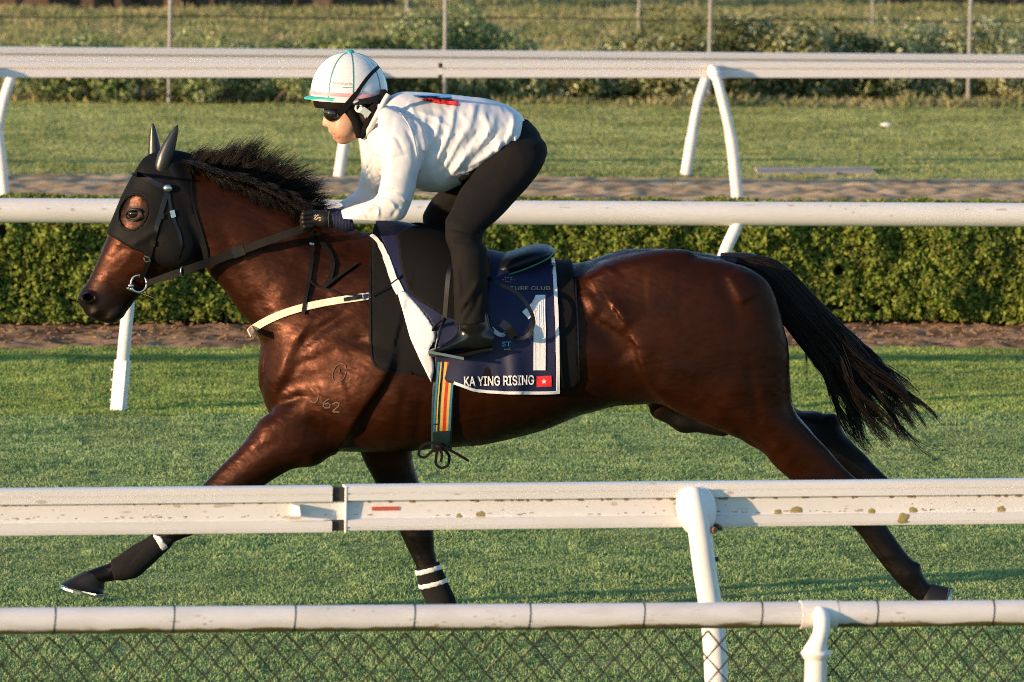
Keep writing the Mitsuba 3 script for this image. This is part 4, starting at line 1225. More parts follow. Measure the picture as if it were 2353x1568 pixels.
# forelock wisps behind the ears
# tail: a solid dock, then long hair streaming down to the right
dock_c = [(1655, 600), (1715, 606), (1765, 640), (1805, 690), (1845, 740)]
dk_pts = [H(u, v, 0) for u, v in dock_c]
obj('tail_dock', tube(resample(dk_pts, 24), np.interp(np.linspace(0, 1, 24), [0, .25, .7, 1], [.03, .042, .034, .014]), 14), 'mat_hoof', horse, smooth=True)
cen = np.array([(1690, 604), (1760, 630), (1815, 690), (1870, 752), (1925, 815), (1975, 880), (2028, 950), (2078, 1020)])
hw = np.array([14, 38, 48, 50, 54, 66, 84, 104])
fc = PchipInterpolator(np.arange(8), cen)
fw = PchipInterpolator(np.arange(8), hw)
tl = []
for lk in range(36):                          # locks that share a course and part near their ends
    ol = -1 + 2 * (lk + r_.uniform(0, 1)) / 36
    end = 7.35 - 1.1 * r_.uniform() - 0.5 * abs(ol) + (0.35 if ol < -0.7 else 0)
    ph, am, yl = r_.uniform(0, 6.28), r_.uniform(3, 9), r_.normal(0, .035)
    if lk % 4 == 1:
        end -= 0.9
    for _ in range(40):
        s0 = abs(r_.normal(0, 0.9)) if r_.uniform() < 0.6 else r_.uniform(0, 3.0)
        o0 = np.clip(0.85 * ol + r_.normal(0, 0.24), -1, 1)
        ss = np.linspace(s0, max(end - abs(r_.normal(0, 0.35)), s0 + 1.2), 13)
        g = np.clip((ss - 2.6) / 2.6, 0, 1)
        o = o0 * (1 - g) + ol * 1.06 * g
        c = fc(np.minimum(ss, 7.0)) + np.outer(np.maximum(ss - 7.0, 0), [48, 62])
        tg = fc(np.minimum(ss + 0.05, 7.0)) - fc(np.minimum(ss, 6.95) - 0.05)
        tg /= np.linalg.norm(tg, axis=1, keepdims=True)
        nn_ = np.c_[-tg[:, 1], tg[:, 0]]
        uv_ = c + nn_ * (o * fw(np.minimum(ss, 7.0)) + g * am * 1.7 * np.sin(2.3 * ss + ph) + g * r_.normal(0, 4.0))[:, None]
        dpt = 0.055 * np.sqrt(max(0, 1 - o0 * o0)) * (-1 if r_.uniform() < 0.72 else 1) * r_.uniform(.3, 1)
        P = np.array([H(a_, b_, y_) for (a_, b_), y_ in zip(uv_, dpt * (1 - .8 * g) + yl * g)])
        tl.append(tube(P, 0.0021 * r_.uniform(.7, 1.25) * np.interp(np.linspace(0, 1, 13), [0, .6, 1], [1, .9, .25]), 3, caps=False))
for pts in ([(1930, 805), (2000, 835), (2060, 870), (2095, 925), (2092, 955)], [(1925, 810), (1990, 835), (2050, 862), (2085, 900), (2102, 930)], [(2020, 925), (2075, 985), (2130, 1040), (2165, 1062)], [(2030, 930), (2090, 1000), (2150, 1030), (2178, 1036)],
            [(1870, 800), (1888, 850), (1903, 885), (1915, 905)], [(1826, 760), (1850, 800), (1852, 850), (1850, 885)], [(2045, 950), (2080, 1000), (2096, 1020), (2140, 1045)], [(1960, 850), (2010, 880), (2050, 905), (2080, 945)]):
    for _ in range(7):
        jt = r_.normal(0, 4.0, (len(pts), 2)) * np.linspace(0.2, 1, len(pts))[:, None]
        P = resample([H(u + a_, v + b_, r_.normal(0, .006)) for (u, v), (a_, b_) in zip(pts, jt)], 12)
        tl.append(tube(P, 0.0013 * np.linspace(1, .3, 12), 3, caps=False))
tv, tf = cat(tl)
cc = np.array([.0105, .0068, .0050]) * (0.6 + 0.6 * np.repeat(np.random.default_rng(8).uniform(size=len(tv) // 39 + 1), 39)[:len(tv), None])
obj('tail', (tv, tf), 'mat_mane', horse, smooth=True, color=cc)
# ------------------------------------------------------------------ tack
pr('mat_hood', pv(lambda p, n, uv: mix((0.0035, 0.0035, 0.004), (0.006, 0.006, 0.0065), noise(p.x * 400, p.y * 400, p.z * 400))), 0.62, 0.10)
pr('mat_ear', (0.008, 0.008, 0.0085), 0.36, 0.6)
pr('mat_leather', (0.005, 0.0042, 0.0038), 0.30, 0.4)
pr('mat_leather_dull', (0.0048, 0.0042, 0.0039), 0.6, 0.12)
pr('mat_navy', pv(lambda p, n, uv: mix((0.009, 0.011, 0.038), (0.013, 0.016, 0.050), noise(p.x * 350, p.y * 350, p.z * 350))), 0.55, 0.25)
pr('mat_cloth_white', (0.62, 0.615, 0.63), 0.6, 0.3)
pr('mat_pad', pv(lambda p, n, uv: mix((0.0042, 0.0040, 0.0039), (0.0072, 0.0068, 0.0066), noise(p.x * 300, p.y * 300, p.z * 300))), 0.7, 0.10)
pr('mat_cream', (0.66, 0.55, 0.40), 0.6, 0.3)
pr('mat_gold', (0.42, 0.30, 0.16), 0.5, 0.4)
pr('mat_red', (0.60, 0.025, 0.03), 0.5, 0.4)
pr('mat_cyan', (0.10, 0.36, 0.62), 0.5, 0.4)
pr('mat_blue', (0.035, 0.16, 0.25), 0.6, 0.3)
pr('mat_yellow', (0.56, 0.36, 0.07), 0.6, 0.3)
pr('mat_red_web', (0.45, 0.04, 0.03), 0.6, 0.3)
pr('mat_teal_dark', (0.012, 0.03, 0.04), 0.6, 0.3)
pr('mat_bandage', pv(lambda p, n, uv: mix((0.0080, 0.0076, 0.0075), (0.0150, 0.0145, 0.0145), noise(p.x * 260, p.y * 260, p.z * 260))), 0.85, 0.12)
pr('mat_reflect', (0.62, 0.61, 0.58), 0.45, 0.4)
pr('mat_brand', (0.125, 0.092, 0.072), 0.9, 0.1)
pr('mat_seat', (0.004, 0.006, 0.011), 0.42, 0.2)
pr('mat_green', (0.02, 0.12, 0.04), 0.4, 0.5)


def ribbon(path, w, lift=0.006, thick=0.004, n=None, G_=None, k=3):
    """A strap lying on the body along a traced path; w in sheet units."""
    G_ = G_ or G
    L = np.sum(np.linalg.norm(np.diff(np.array(path, float), axis=0), axis=1))
    q = resample(path, n or max(6, int(L / 7)), k)
    P = surf(G_, q[:, 0], q[:, 1], lift)
    N = normal(G_, P)
    w = np.atleast_1d(np.asarray(w, float))
    w = np.interp(np.linspace(0, 1, len(P)), np.linspace(0, 1, len(w)), w) if len(w) > 1 else w[0]
    return flat_strap(P, w * HORSE_Y / F, thick, N)


def mirror(m):
    v = m[0].copy()
    v[:, 1] = 2 * HY - v[:, 1]
    return v, np.asarray(m[1])[:, ::-1]


def printed(mesh, u0, v0, scale, lift, bold=0, rot=0.0, shear=0.0, thick=None, G_=None):
    """Flat print (x right, y up, metres) laid on the body with its origin at (u0, v0); scale in sheet units per metre."""
    m = trimesh.Trimesh(np.array(mesh.vertices), np.array(mesh.faces), process=False)
    vv, ff = trimesh.remesh.subdivide_to_size(m.vertices, m.faces, max_edge=9.0 / scale, max_iter=6)
    x, y, z = vv.T
    c, s_ = math.cos(rot), math.sin(rot)
    uu, v_ = u0 + (x * c + y * (shear + s_)) * scale, v0 - (y * c - x * s_) * scale
    zmax = z.max() + 1e-9
    P = surf(G_ or G, uu, v_, lift)
    P[:, 1] -= z / zmax * 0.0025
    return P, ff


def text_on(txt, u0, v0, hgt, lift, wid=None, bold=False, rot=0.0):
    m = meshkit.text_mesh(txt, 1.0, 0.1, bold)
    if wid:
        ex = m.vertices[:, 0].max() - m.vertices[:, 0].min()
        m.vertices[:, 0] *= wid / (ex * hgt)
    return printed(m, u0, v0, hgt, lift, rot=rot)


# leg bandages
def bandage(lab, poly, bands, far):
    t = thing('leg_bandage', lab, 'bandage', None)
    dy, yl = (.12, (HY + 0.02, HY + 0.4)) if far else (-.18, (HY - 0.4, HY - 0.02))
    obj('wrap', shell(G, poly, 0.007, 0.016, dy, ylim=yl), 'mat_bandage', t, smooth=True)
    for b in bands:
        obj('reflective_band', shell(G, b, 0.0095, 0.006, dy, ylim=yl), 'mat_reflect', t, smooth=True)


bandage('charcoal bandage with one pale band on the outstretched foreleg', [(334, 1226), (404, 1240), (380, 1276), (335, 1318), (300, 1340), (262, 1334), (252, 1286), (296, 1256)], [[(349, 1228), (370, 1232), (388, 1258), (372, 1268)]], False)
bandage('black bandage with two white bands on the upright foreleg', [(944, 1312), (1018, 1290), (1060, 1400), (970, 1402)], [[(948, 1314), (1016, 1297), (1019, 1309), (950, 1328)], [(958, 1346), (1024, 1330), (1030, 1341), (960, 1359)]], True)

# freeze brands on the shoulder
for k, strokes in enumerate(([[(732, 908), (730, 918), (724, 926), (716, 923), (714, 918)]], [[(757, 917), (748, 922), (742, 930), (745, 937), (754, 938), (760, 932), (756, 926), (746, 929)]], [[(764, 930), (772, 925), (780, 927), (778, 934), (766, 943), (764, 946), (780, 947)]],
                             [[(780 + 15 * math.cos(q) + 5 * math.sin(q), 857 - 22 * math.sin(q)) for q in np.linspace(0.1, 2 * np.pi, 20)]], [[(781, 848), (779, 858)]])):
    obj('freeze_brand', cat([ribbon(p_, 2.4 if k < 3 else 1.6, 0.0035, 0.003) for p_ in strokes]), 'mat_brand', horse, smooth=False)

# racing hood with ear covers
t = thing('racing_hood', 'black cloth racing hood with eye opening and pointed ear covers', 'hood')
EYE = [(306 + 33 * math.cos(q) + 6 * math.sin(q), 488 - 41 * math.sin(q)) for q in np.linspace(0, 2 * np.pi, 28, endpoint=False)]
HOOD = [(348, 325), (325, 368), (295, 415), (266, 470), (240, 528), (236, 537), (256, 546), (276, 557), (302, 572), (327, 580), (341, 594), (356, 604), (386, 617), (405, 630), (440, 618), (484, 604), (482, 585), (470, 545), (447, 485), (438, 420), (446, 378), (446, 340), (400, 320)]
obj('hood_cloth', shell(G, HOOD, 0.0065, 0.012, -0.09, holes=(EYE,), it=2), 'mat_hood', t, smooth=True)
obj('eye_rim', ribbon(EYE + EYE[:2], 4.0, 0.008, 0.004, 60), 'mat_hood', t, smooth=30)
ear = lambda pts, w, y, fl: (lambda V_, F_: (np.c_[V_[:, 0], HY + y + (V_[:, 1] - HY - y) * fl, V_[:, 2]], F_))(*tube(resample([H(u, v, y) for u, v in pts], 18), np.interp(np.linspace(0, 1, 18), [0, .15, .35, .6, .85, .96, 1], np.array([15, 19.5, 19, 15, 8.5, 5, 1.5]) * w * HORSE_Y / F), 16))
obj('ear_cover', ear([(371, 402), (377, 372), (389, 335), (402, 303), (408, 288)], 1.0, -.055, 0.75), 'mat_ear', t, smooth=True)
obj('ear_cover', ear([(357, 395), (356, 360), (354, 325), (352, 300), (351, 284)], 0.85, .06, 0.75), 'mat_ear', t, smooth=True)
obj('seam', ribbon([(438, 400), (440, 440), (448, 485), (462, 530), (476, 580)], 5, 0.0075, 0.003), 'mat_hood', t)
obj('crease', ribbon([(412, 600), (422, 565), (432, 540), (424, 515)], 3, 0.0068, 0.002), 'mat_hood', t)

# bridle, bit and reins
t = thing('bridle', 'black leather bridle with steel bit ring and long rein', 'bridle')
obj('browband', ribbon([(308, 398), (322, 404), (340, 412), (356, 421), (372, 428), (386, 434)], 12, 0.010, 0.006), 'mat_leather', t, smooth=25)
obj('cheekpiece', ribbon([(385, 440), (373, 478), (361, 520), (350, 562), (341, 598), (333, 622), (323, 640)], [11] * 12 + [10] * 20, 0.011, 0.007, 32), 'mat_leather', t, smooth=25)
for (u, v, w) in ((369, 497, 14), (350, 560, 13), (338, 604, 13)):
    obj('keeper', ribbon([(u + 2, v - 6), (u, v + 6)], w, 0.015, 0.006, 4), 'mat_leather', t)
obj('buckle', ribbon([(331, 588), (342, 592), (345, 600), (334, 602), (330, 592)], 2.4, 0.018, 0.003, 18, k=1), 'mat_steel', t)
obj('throat_strap', ribbon([(388, 446), (391, 470), (396, 492), (403, 515), (413, 540), (416, 562), (410, 585), (400, 606)], 7, 0.010, 0.005), 'mat_leather', t, smooth=25)
obj('throat_buckle', ribbon([(395, 484), (399, 500)], 11, 0.013, 0.006, 4), 'mat_steel', t)
p = surf(G, 386, 433, 0.018)
obj('rosette', ball(p, [.018, .011, .015], 2), 'mat_steel', t, smooth=True)
pb = surf(G, 319, 652, 0.016)
q = np.linspace(0, 2 * np.pi, 30)
obj('bit_ring', tube(pb + np.c_[.029 * np.cos(q), .006 * np.sin(q * 1.0), .031 * np.sin(q)], 0.0042, 8), 'mat_steel', t, smooth=True)
obj('bit_cheek', tube(resample([surf(G, 291, 662, .014), surf(G, 306, 668, .020), surf(G, 322, 673, .022)], 8), 0.0050, 8), 'mat_steel', t, smooth=True)
obj('bit_joint', ball(surf(G, 301, 657, .02), [.011, .008, .009], 2), 'mat_steel', t, smooth=True)
obj('bit_guard', tube([surf(G, 320, 672, .022), np.array(H(356, 686, -.085))], 0.0038, 8), 'mat_leather', t, smooth=True)
rp = [(338, 650, -.088), (362, 643, -.10), (410, 627, -.125), (450, 613, -.135), (490, 600, -.128), (545, 580, -.135), (620, 552, -.165), (690, 528, -.185), (722, 515, -.185)]
rq = resample(rp, 44)
RP = np.array([H(u, v, y) for u, v, y in rq])
on = surf(G, rq[:, 0], rq[:, 1], 0.008)
RP = np.where((RP[:, 1:2] > on[:, 1:2]) & (rq[:, :1] > 480), on, RP)
Nn = np.tile([0.05, -1.0, 0.1], (44, 1))
obj('rein', flat_strap(RP, np.interp(rq[:, 0], [340, 380, 460, 700], [13, 16, 19, 17]) * HORSE_Y / F, 0.008, Nn), 'mat_leather_dull', t, smooth=25)
obj('rein', mirror(flat_strap(RP, 17 * HORSE_Y / F, 0.008, Nn)), 'mat_leather_dull', t, smooth=25)
obj('rein_ring', tube(RP[9] + np.c_[.006 * np.cos(q), .012 * np.cos(q), .018 * np.sin(q)], 0.003, 8), 'mat_steel', t, smooth=True)
obj('rein_keeper', flat_strap(resample(RP[22:26], 6), 23 * HORSE_Y / F, 0.014, Nn[:6]), 'mat_leather', t, smooth=25)

# breast strap and neck strap
t = thing('breast_strap', 'cream webbing breast strap with black buckle across the chest', 'strap')
pth = [(572, 766), (580, 757), (594, 748), (612, 738), (650, 721), (700, 706), (770, 692), (812, 686), (850, 681)]
obj('webbing', ribbon(pth, [17] * 40, 0.007, 0.005, 40), 'mat_cream', t, smooth=25)
obj('webbing', mirror(ribbon(pth, [17] * 40, 0.007, 0.005, 40)), 'mat_cream', t, smooth=25)
obj('buckle_strap', ribbon([(790, 689), (815, 685), (846, 681)], 9, 0.013, 0.005), 'mat_leather', t)
obj('buckle', ribbon([(833, 677), (848, 674), (851, 687), (836, 690), (833, 678)], 2.6, 0.017, 0.003, 20, k=1), 'mat_steel', t)
t = thing('neck_strap', 'thin black neck strap hanging from the hands to the breast strap', 'strap')
obj('strap', ribbon([(716, 530), (717, 562), (716, 595), (711, 640), (703, 680), (697, 722)], 8.5, 0.014, 0.005), 'mat_leather_dull', t)
obj('strap', ribbon([(728, 535), (742, 560), (760, 588), (765, 606), (761, 632), (752, 652), (744, 660)], 11, 0.012, 0.006), 'mat_leather_dull', t)
obj('loose_end', ribbon([(744, 661), (780, 634), (820, 605)], 7, 0.014, 0.006), 'mat_leather_dull', t)
obj('cord', ribbon([(712, 636), (718, 652), (734, 660), (752, 665), (790, 677), (850, 679), (925, 673)], 4, 0.012, 0.004), 'mat_leather_dull', t)
obj('cord', ribbon([(850, 680), (880, 664), (905, 648), (925, 632)], 3, 0.034, 0.004), 'mat_leather_dull', t)
obj('buckle', ribbon([(711, 560), (722, 562)], 5, 0.019, 0.004, 4), 'mat_steel', t)

# black pad, navy cloth
def folds(amp, f1, ph, u0=0):
    def fn(d, D, X, Y, Z):
        w = amp * (np.sin(X * f1 + 3.0 * Z + ph) + 0.6 * np.sin(X * f1 * 1.9 - 2 * Z + ph * 2))
        return d - (w * np.clip((1.38 - Z) / 0.3, 0, 1) * 0).astype(np.float32)
    return fn


PAD = [(856, 505), (1000, 490), (1150, 530), (1290, 570), (1314, 598), (1327, 700), (1331, 880), (1320, 893), (1283, 898), (1000, 874), (946, 858), (874, 850), (858, 838), (852, 809), (850, 700), (852, 560)]
t = thing('saddle_pad', 'quilted black pad edging out in front of and behind the navy cloth', 'saddle pad')
obj('pad', shell(G, PAD, 0.014, 0.016, -0.3, it=4), 'mat_pad', t, smooth=True)
obj('piping', ribbon([(854, 556), (851, 640), (851, 760), (853, 810), (860, 838), (876, 849), (946, 857)], 5, 0.016, 0.008), 'mat_leather_dull', t, smooth=30)
obj('binding', ribbon([(1322, 640), (1328, 760), (1330, 875)], 3.5, 0.015, 0.004), 'mat_leather', t, smooth=30)
for v in (602, 650, 694):
    obj('quilt_seam', ribbon([(862, v), (905, v + 3)], 2.0, 0.0142, 0.002), 'mat_leather_dull', t)

t = thing('saddle_cloth', 'navy saddle cloth with white border, large white 1 and red flag', 'saddle cloth')
NAVY = [(850, 505), (868, 545), (888, 590), (903, 640), (920, 674), (958, 706), (986, 737), (1002, 767), (1000, 800), (997, 840), (1006, 870), (1044, 882), (1064, 889), (1091, 899), (1170, 905), (1283, 903), (1280, 750), (1271, 592), (1258, 555), (1100, 520), (960, 490)]
Gc = Grid(G.lo, G.lo + G.h * (G.n - 1), G.h)
Gc.D = G.D.copy()
gxz = np.meshgrid(G.ax[0], G.ax[2], indexing='ij')
cu, cw = to_sheet(np.c_[gxz[0].ravel(), np.full(gxz[0].size, HY - 0.3), gxz[1].ravel()])
cu, cw = cu.reshape(gxz[0].shape), cw.reshape(gxz[0].shape)
drop = np.clip((cw - 640) / 240, 0, 1)
fold = 0.006 * np.sin((cu - 0.28 * cw) / 24.0) * np.exp(-((cu - 1150) / 90) ** 2) + 0.008 * np.exp(-(((cu - 1188 - 0.10 * (cw - 850)) / 16) ** 2)) - 0.007 * np.exp(-(((cu - 1160 - 0.10 * (cw - 850)) / 13) ** 2)) + 0.006 * np.exp(-(((cu - 1085 + 0.2 * (cw - 850)) / 22) ** 2)) + 0.004 * np.sin(cu / 17.0 + cw / 60.0)
Gc.D = Gc.D - (0.012 + (fold * drop)[:, None, :]).astype(np.float32) * (cu < 1335)[:, None, :]
set_near(Gc, 0.0, 1.0)
obj('panel', shell(Gc, NAVY, 0.008, 0.010, -0.3, it=4), 'mat_navy', t, smooth=True)
obj('front_border', ribbon([(853, 540), (866, 551), (880, 575), (893, 608), (903, 638), (920, 673)], [8] * 6 + [12] * 6 + [15] * 6 + [16] * 6 + [20] * 6, 0.0155, 0.005, 30, Gc), 'mat_cloth_white', t, smooth=25)
obj('white_fold', shell(Gc, [(910, 670), (931, 674), (960, 705), (986, 737), (1001, 764), (1000, 783), (986, 804), (996, 828), (997, 850), (991, 880), (966, 830), (942, 778), (924, 715)], 0.016, 0.006, -0.33, ylim=(HY - 0.45, HY), it=3), 'mat_cloth_white', t, smooth=True)
obj('rear_border', ribbon([(1271, 594), (1276, 660), (1281, 780), (1282.5, 902)], 8, 0.0145, 0.005, 40, Gc), 'mat_cloth_white', t, smooth=25)
obj('lower_border', ribbon([(1043, 880), (1064, 887.5), (1091, 897), (1130, 901), (1170, 903), (1230, 903.5), (1286, 902)], 6.5, 0.0145, 0.005, 40, Gc), 'mat_cloth_white', t, smooth=25)
one = trimesh.creation.extrude_polygon(shapely.Polygon([(1225.5, -851), (1253.5, -851), (1254.5, -750), (1253, -678), (1231, -678), (1222, -696), (1200, -717), (1215, -734), (1226.5, -722)]), 1.0, engine='earcut')
obj('number', printed(one, 0, 0, 1.0, 0.0128, G_=Gc), 'mat_cloth_white', t, smooth=False, label='large white figure 1')


def cl(txt, u, v, h_, wid, bold=False, rot=0.0):
    m = meshkit.text_mesh(txt, 1.0, 0.1, bold)
    m.vertices[:, 0] -= m.vertices[:, 0].min()
    m.vertices[:, 0] *= wid / (m.vertices[:, 0].max() * h_)
    return printed(m, u, v, h_, 0.0128, rot=rot, G_=Gc)


obj('lettering', cl('KA YING RISING', 1066.5, 887.5, 21, 161, True, -0.022), 'mat_cloth_white', t, smooth=False)
obj('lettering', cl('TURF CLUB', 1172, 666.5, 8.6, 92, False, 0.0), 'mat_gold', t, smooth=False)
obj('lettering', cl('ST', 1153.5, 796, 10.5, 20, True), 'mat_cyan', t, smooth=False)
obj('underline', ribbon([(1158, 803), (1173, 803)], 1.8, 0.011, 0.002, 4, Gc), 'mat_gold', t)
for k in range(3):
    obj('emblem_wing', ribbon([(1132, 752 + 5 * k), (1142, 762 + 4 * k), (1152, 767 + 3.0 * k), (1161, 765 + 3.4 * k)], [1.5, 3, 3.6, 3, 2, 1.2], 0.011, 0.002, 6, Gc), 'mat_cloth_white', t)
obj('crest', cat([ribbon([(1155, 643), (1168, 634), (1182, 643), (1168, 652), (1155, 643)], 1.4, 0.011, 0.002, 24, Gc, 1), ribbon([(1161, 643), (1168, 638), (1175, 643), (1168, 648), (1161, 643)], 1.2, 0.011, 0.002, 24, Gc, 1)]), 'mat_gold', t)
fl = trimesh.creation.extrude_polygon(shapely.Polygon([(1233, -890), (1233, -865), (1267.5, -863.5), (1267.5, -888.5)]), 1.0, engine='earcut')
fk = obj('flag', printed(fl, 0, 0, 1.0, 0.0124, G_=Gc), 'mat_red', t, smooth=False)
star = [(1250 + (6.2 if k % 2 == 0 else 2.6) * math.sin(k * np.pi / 5), -877 + (6.2 if k % 2 == 0 else 2.6) * math.cos(k * np.pi / 5)) for k in range(10)]
obj('star', printed(trimesh.creation.extrude_polygon(shapely.Polygon(star), 1.0, engine='earcut'), 0, 0, 1.0, 0.0136, G_=Gc), 'mat_cloth_white', fk, smooth=False)

# girth
t = thing('girth', 'striped blue, yellow and red girth tied in a black bow', 'girth')
GIRTH = [(1003, 815), (1046, 815), (1043, 900), (1036, 1060), (989, 1060), (993, 900)]
obj('webbing', shell(G, GIRTH, 0.012, 0.010, -0.3, it=3), 'mat_teal_dark', t, smooth=True)
c0, c1, c2 = np.array([(1026, 832), (1018, 925), (1013, 1030)])
for off, w, m in ((-17.5, 5, 'mat_blue'), (-12, 3, 'mat_yellow'), (-1.5, 6.5, 'mat_yellow'), (5.5, 7.5, 'mat_red_web'), (12, 5.5, 'mat_yellow'), (17.5, 5.5, 'mat_blue')):
    st = 0.0
    pts = [(c[0] + off, c[1]) for c in (c0, c1, c2)]
    obj('stripe', ribbon(pts, w, 0.0175, 0.003, 30), m, t, smooth=25)
kb = [(1012, 1024, -.24)]
obj('bow', cat([ball(H(1012, 1026, -.25), [.022, .022, .014], 2)] + [flat_strap(resample([H(u, v, -.25 - .01 * k) for u, v in pts], 18), 0.010, 0.003, [0, -1, .2]) for k, pts in enumerate(
    ([(1012, 1024), (988, 1018), (965, 1030), (962, 1046), (974, 1052), (992, 1038), (1010, 1026)], [(1012, 1026), (1003, 1045), (1001, 1064), (1014, 1076), (1029, 1070), (1033, 1052), (1022, 1036)], [(1014, 1026), (1036, 1036), (1058, 1048), (1078, 1060)], [(1010, 1026), (1016, 1046), (1013, 1062)]))]), 'mat_leather_dull', t, smooth=30)

# saddle
t = thing('saddle', 'black exercise saddle with high navy tinted cantle and long stirrups', 'saddle')
Gs = Grid([H(860, 0)[0], HY - .36, H(0, 760)[2]], [H(1300, 0)[0], HY + .36, H(0, 490)[2]], 0.006)
Gs.strip([(885, 530, 880, 580, .10, 0, .3), (930, 523, 925, 590, .12, 0, .3), (985, 544, 985, 600, .13, 0, .3), (1050, 574, 1052, 632, .14, 0, .2), (1122, 592, 1126, 646, .16, 0, .1), (1172, 579, 1166, 636, .185, 0, 0), (1212, 567, 1199, 622, .19, 0, 0), (1248, 563, 1238, 605, .17, 0, 0), (1268, 570, 1264, 590, .12, 0, 0)], 0.02, 2.4)
obj('seat', nets(Gs.D, Gs.lo, Gs.h, 4), 'mat_seat', t, smooth=True)
obj('cantle_piping', tube(resample([H(1140, 640, -.18), H(1198, 622, -.193), H(1235, 607, -.18), H(1262, 592, -.145), H(1274, 578, -.08), H(1276, 574, 0)], 24), 0.0035, 6), 'mat_green', t, smooth=True)
FLAP = [(912, 545), (913, 570), (918, 611), (936, 669), (960, 692), (985, 707), (1020, 726), (1070, 738), (1110, 715), (1125, 660), (1128, 610), (1090, 570), (1000, 535), (950, 530)]
obj('flap', shell(Gc, smooth_poly(FLAP, 4), 0.020, 0.008, -0.32, ylim=(HY - 0.46, HY - 0.05), it=4), 'mat_pad', t, smooth=True)
obj('flap', mirror(shell(Gc, smooth_poly(FLAP, 4), 0.020, 0.008, -0.32, ylim=(HY - 0.46, HY - 0.05), it=4)), 'mat_pad', t, smooth=True)
for s in (-1, 1):
    f_ = (lambda m: m) if s < 0 else mirror
    obj('stirrup_leather', f_(flat_strap(resample([H(1046, 596, -.30), H(1032, 625, -.355), H(1026, 680, -.365), H(1022, 735, -.365)], 16), 0.017, 0.004, [-.3, -1, .1])), 'mat_leather', t, smooth=25)
    sk = obj('stirrup', f_(cat([tube(resample([H(1022, 732, -.365), H(1004, 744, -.335), H(990, 775, -.31), H(988, 806, -.31)], 16), 0.0058, 8), tube(resample([H(1022, 732, -.365), H(1016, 748, -.39), H(1006, 780, -.415), H(1000, 808, -.415)], 16), 0.0058, 8)])), 'mat_leather', t, smooth=True)
    q0, q1, q2, q3 = H(984, 806, -.31), H(984, 808, -.420), H(1066, 824, -.420), H(1066, 822, -.31)
    tr = trimesh.convex.convex_hull(np.array([p_ + [0, 0, dz] for p_ in (q0, q1, q2, q3) for dz in (-.006, .004)]))
    obj('tread', f_((np.array(tr.vertices), np.array(tr.faces))), 'mat_steel', sk, smooth=False)
obj('loose_leather', flat_strap(resample([H(1122, 640, -.33), H(1150, 655, -.355), H(1185, 672, -.365), H(1212, 702, -.37), H(1226, 738, -.37), H(1216, 768, -.37), H(1194, 779, -.365), H(1178, 772, -.36)], 40), 0.014, 0.004, np.array([(0.0, -1.0, 0.55)] * 40)), 'mat_leather', t, smooth=25)
obj('leather_keeper', flat_strap(resample([H(1152, 742, -.375), H(1166, 752, -.38), H(1182, 774, -.375)], 8), 0.030, 0.005, [-.1, -1, .3]), 'mat_leather', t, smooth=25)
# ------------------------------------------------------------------ the rider
pr('mat_skin', pv(lambda p, n, uv: mix((0.43, 0.235, 0.150), (0.50, 0.285, 0.185), fbm(p.x * 60, p.y * 60, p.z * 60, 2))), 0.48, 0.4)
pr('mat_lip', (0.47, 0.19, 0.14), 0.4, 0.4)
pr('mat_jacket', (0.54, 0.54, 0.55), 0.45, 0.3)
pr('mat_trousers', pv(lambda p, n, uv: mix((0.0068, 0.0060, 0.0056), (0.0105, 0.0094, 0.0087), noise(p.x * 300, p.y * 300, p.z * 300))), 0.8, 0.12)
pr('mat_boot', (0.0045, 0.0045, 0.005), 0.16, 0.5)
pr('mat_glove', (0.007, 0.006, 0.0054), 0.5, 0.3)
pr('mat_helmet', (0.63, 0.625, 0.615), 0.32, 0.45)
pr('mat_helmet_teal', (0.03, 0.33, 0.29), 0.4, 0.5)
pr('mat_helmet_line', (0.06, 0.22, 0.20), 0.5, 0.4)
pr('mat_pink', (0.66, 0.29, 0.33), 0.5, 0.4)
pr('mat_black_web', (0.005, 0.0047, 0.0047), 0.55, 0.2)
pr('mat_goggle', (0.012, 0.010, 0.009), 0.05, 0.8)
pr('mat_fleece', pv(lambda p, n, uv: mix((0.004, 0.004, 0.004), (0.010, 0.0095, 0.009), noise(p.x * 500, p.y * 500, p.z * 500))), 0.95, 0.1)
pr('mat_grey_plastic', (0.34, 0.40, 0.40), 0.4, 0.4)
pr('mat_navy_cuff', (0.010, 0.014, 0.038), 0.7, 0.2)
pr('mat_blue_print', (0.05, 0.22, 0.55), 0.5, 0.3)
pr('mat_grey_print', (0.09, 0.09, 0.09), 0.5, 0.3)

person = thing('person', 'rider in white jacket, black trousers and white helmet crouching over the saddle', 'person')
zt_, zb_ = H(0, 95)[2], H(0, 840)[2]
J = Grid([H(735, 0)[0], HY - .46, zb_ + .58], [H(1275, 0)[0], HY + .46, zt_ - .1], 0.0056)
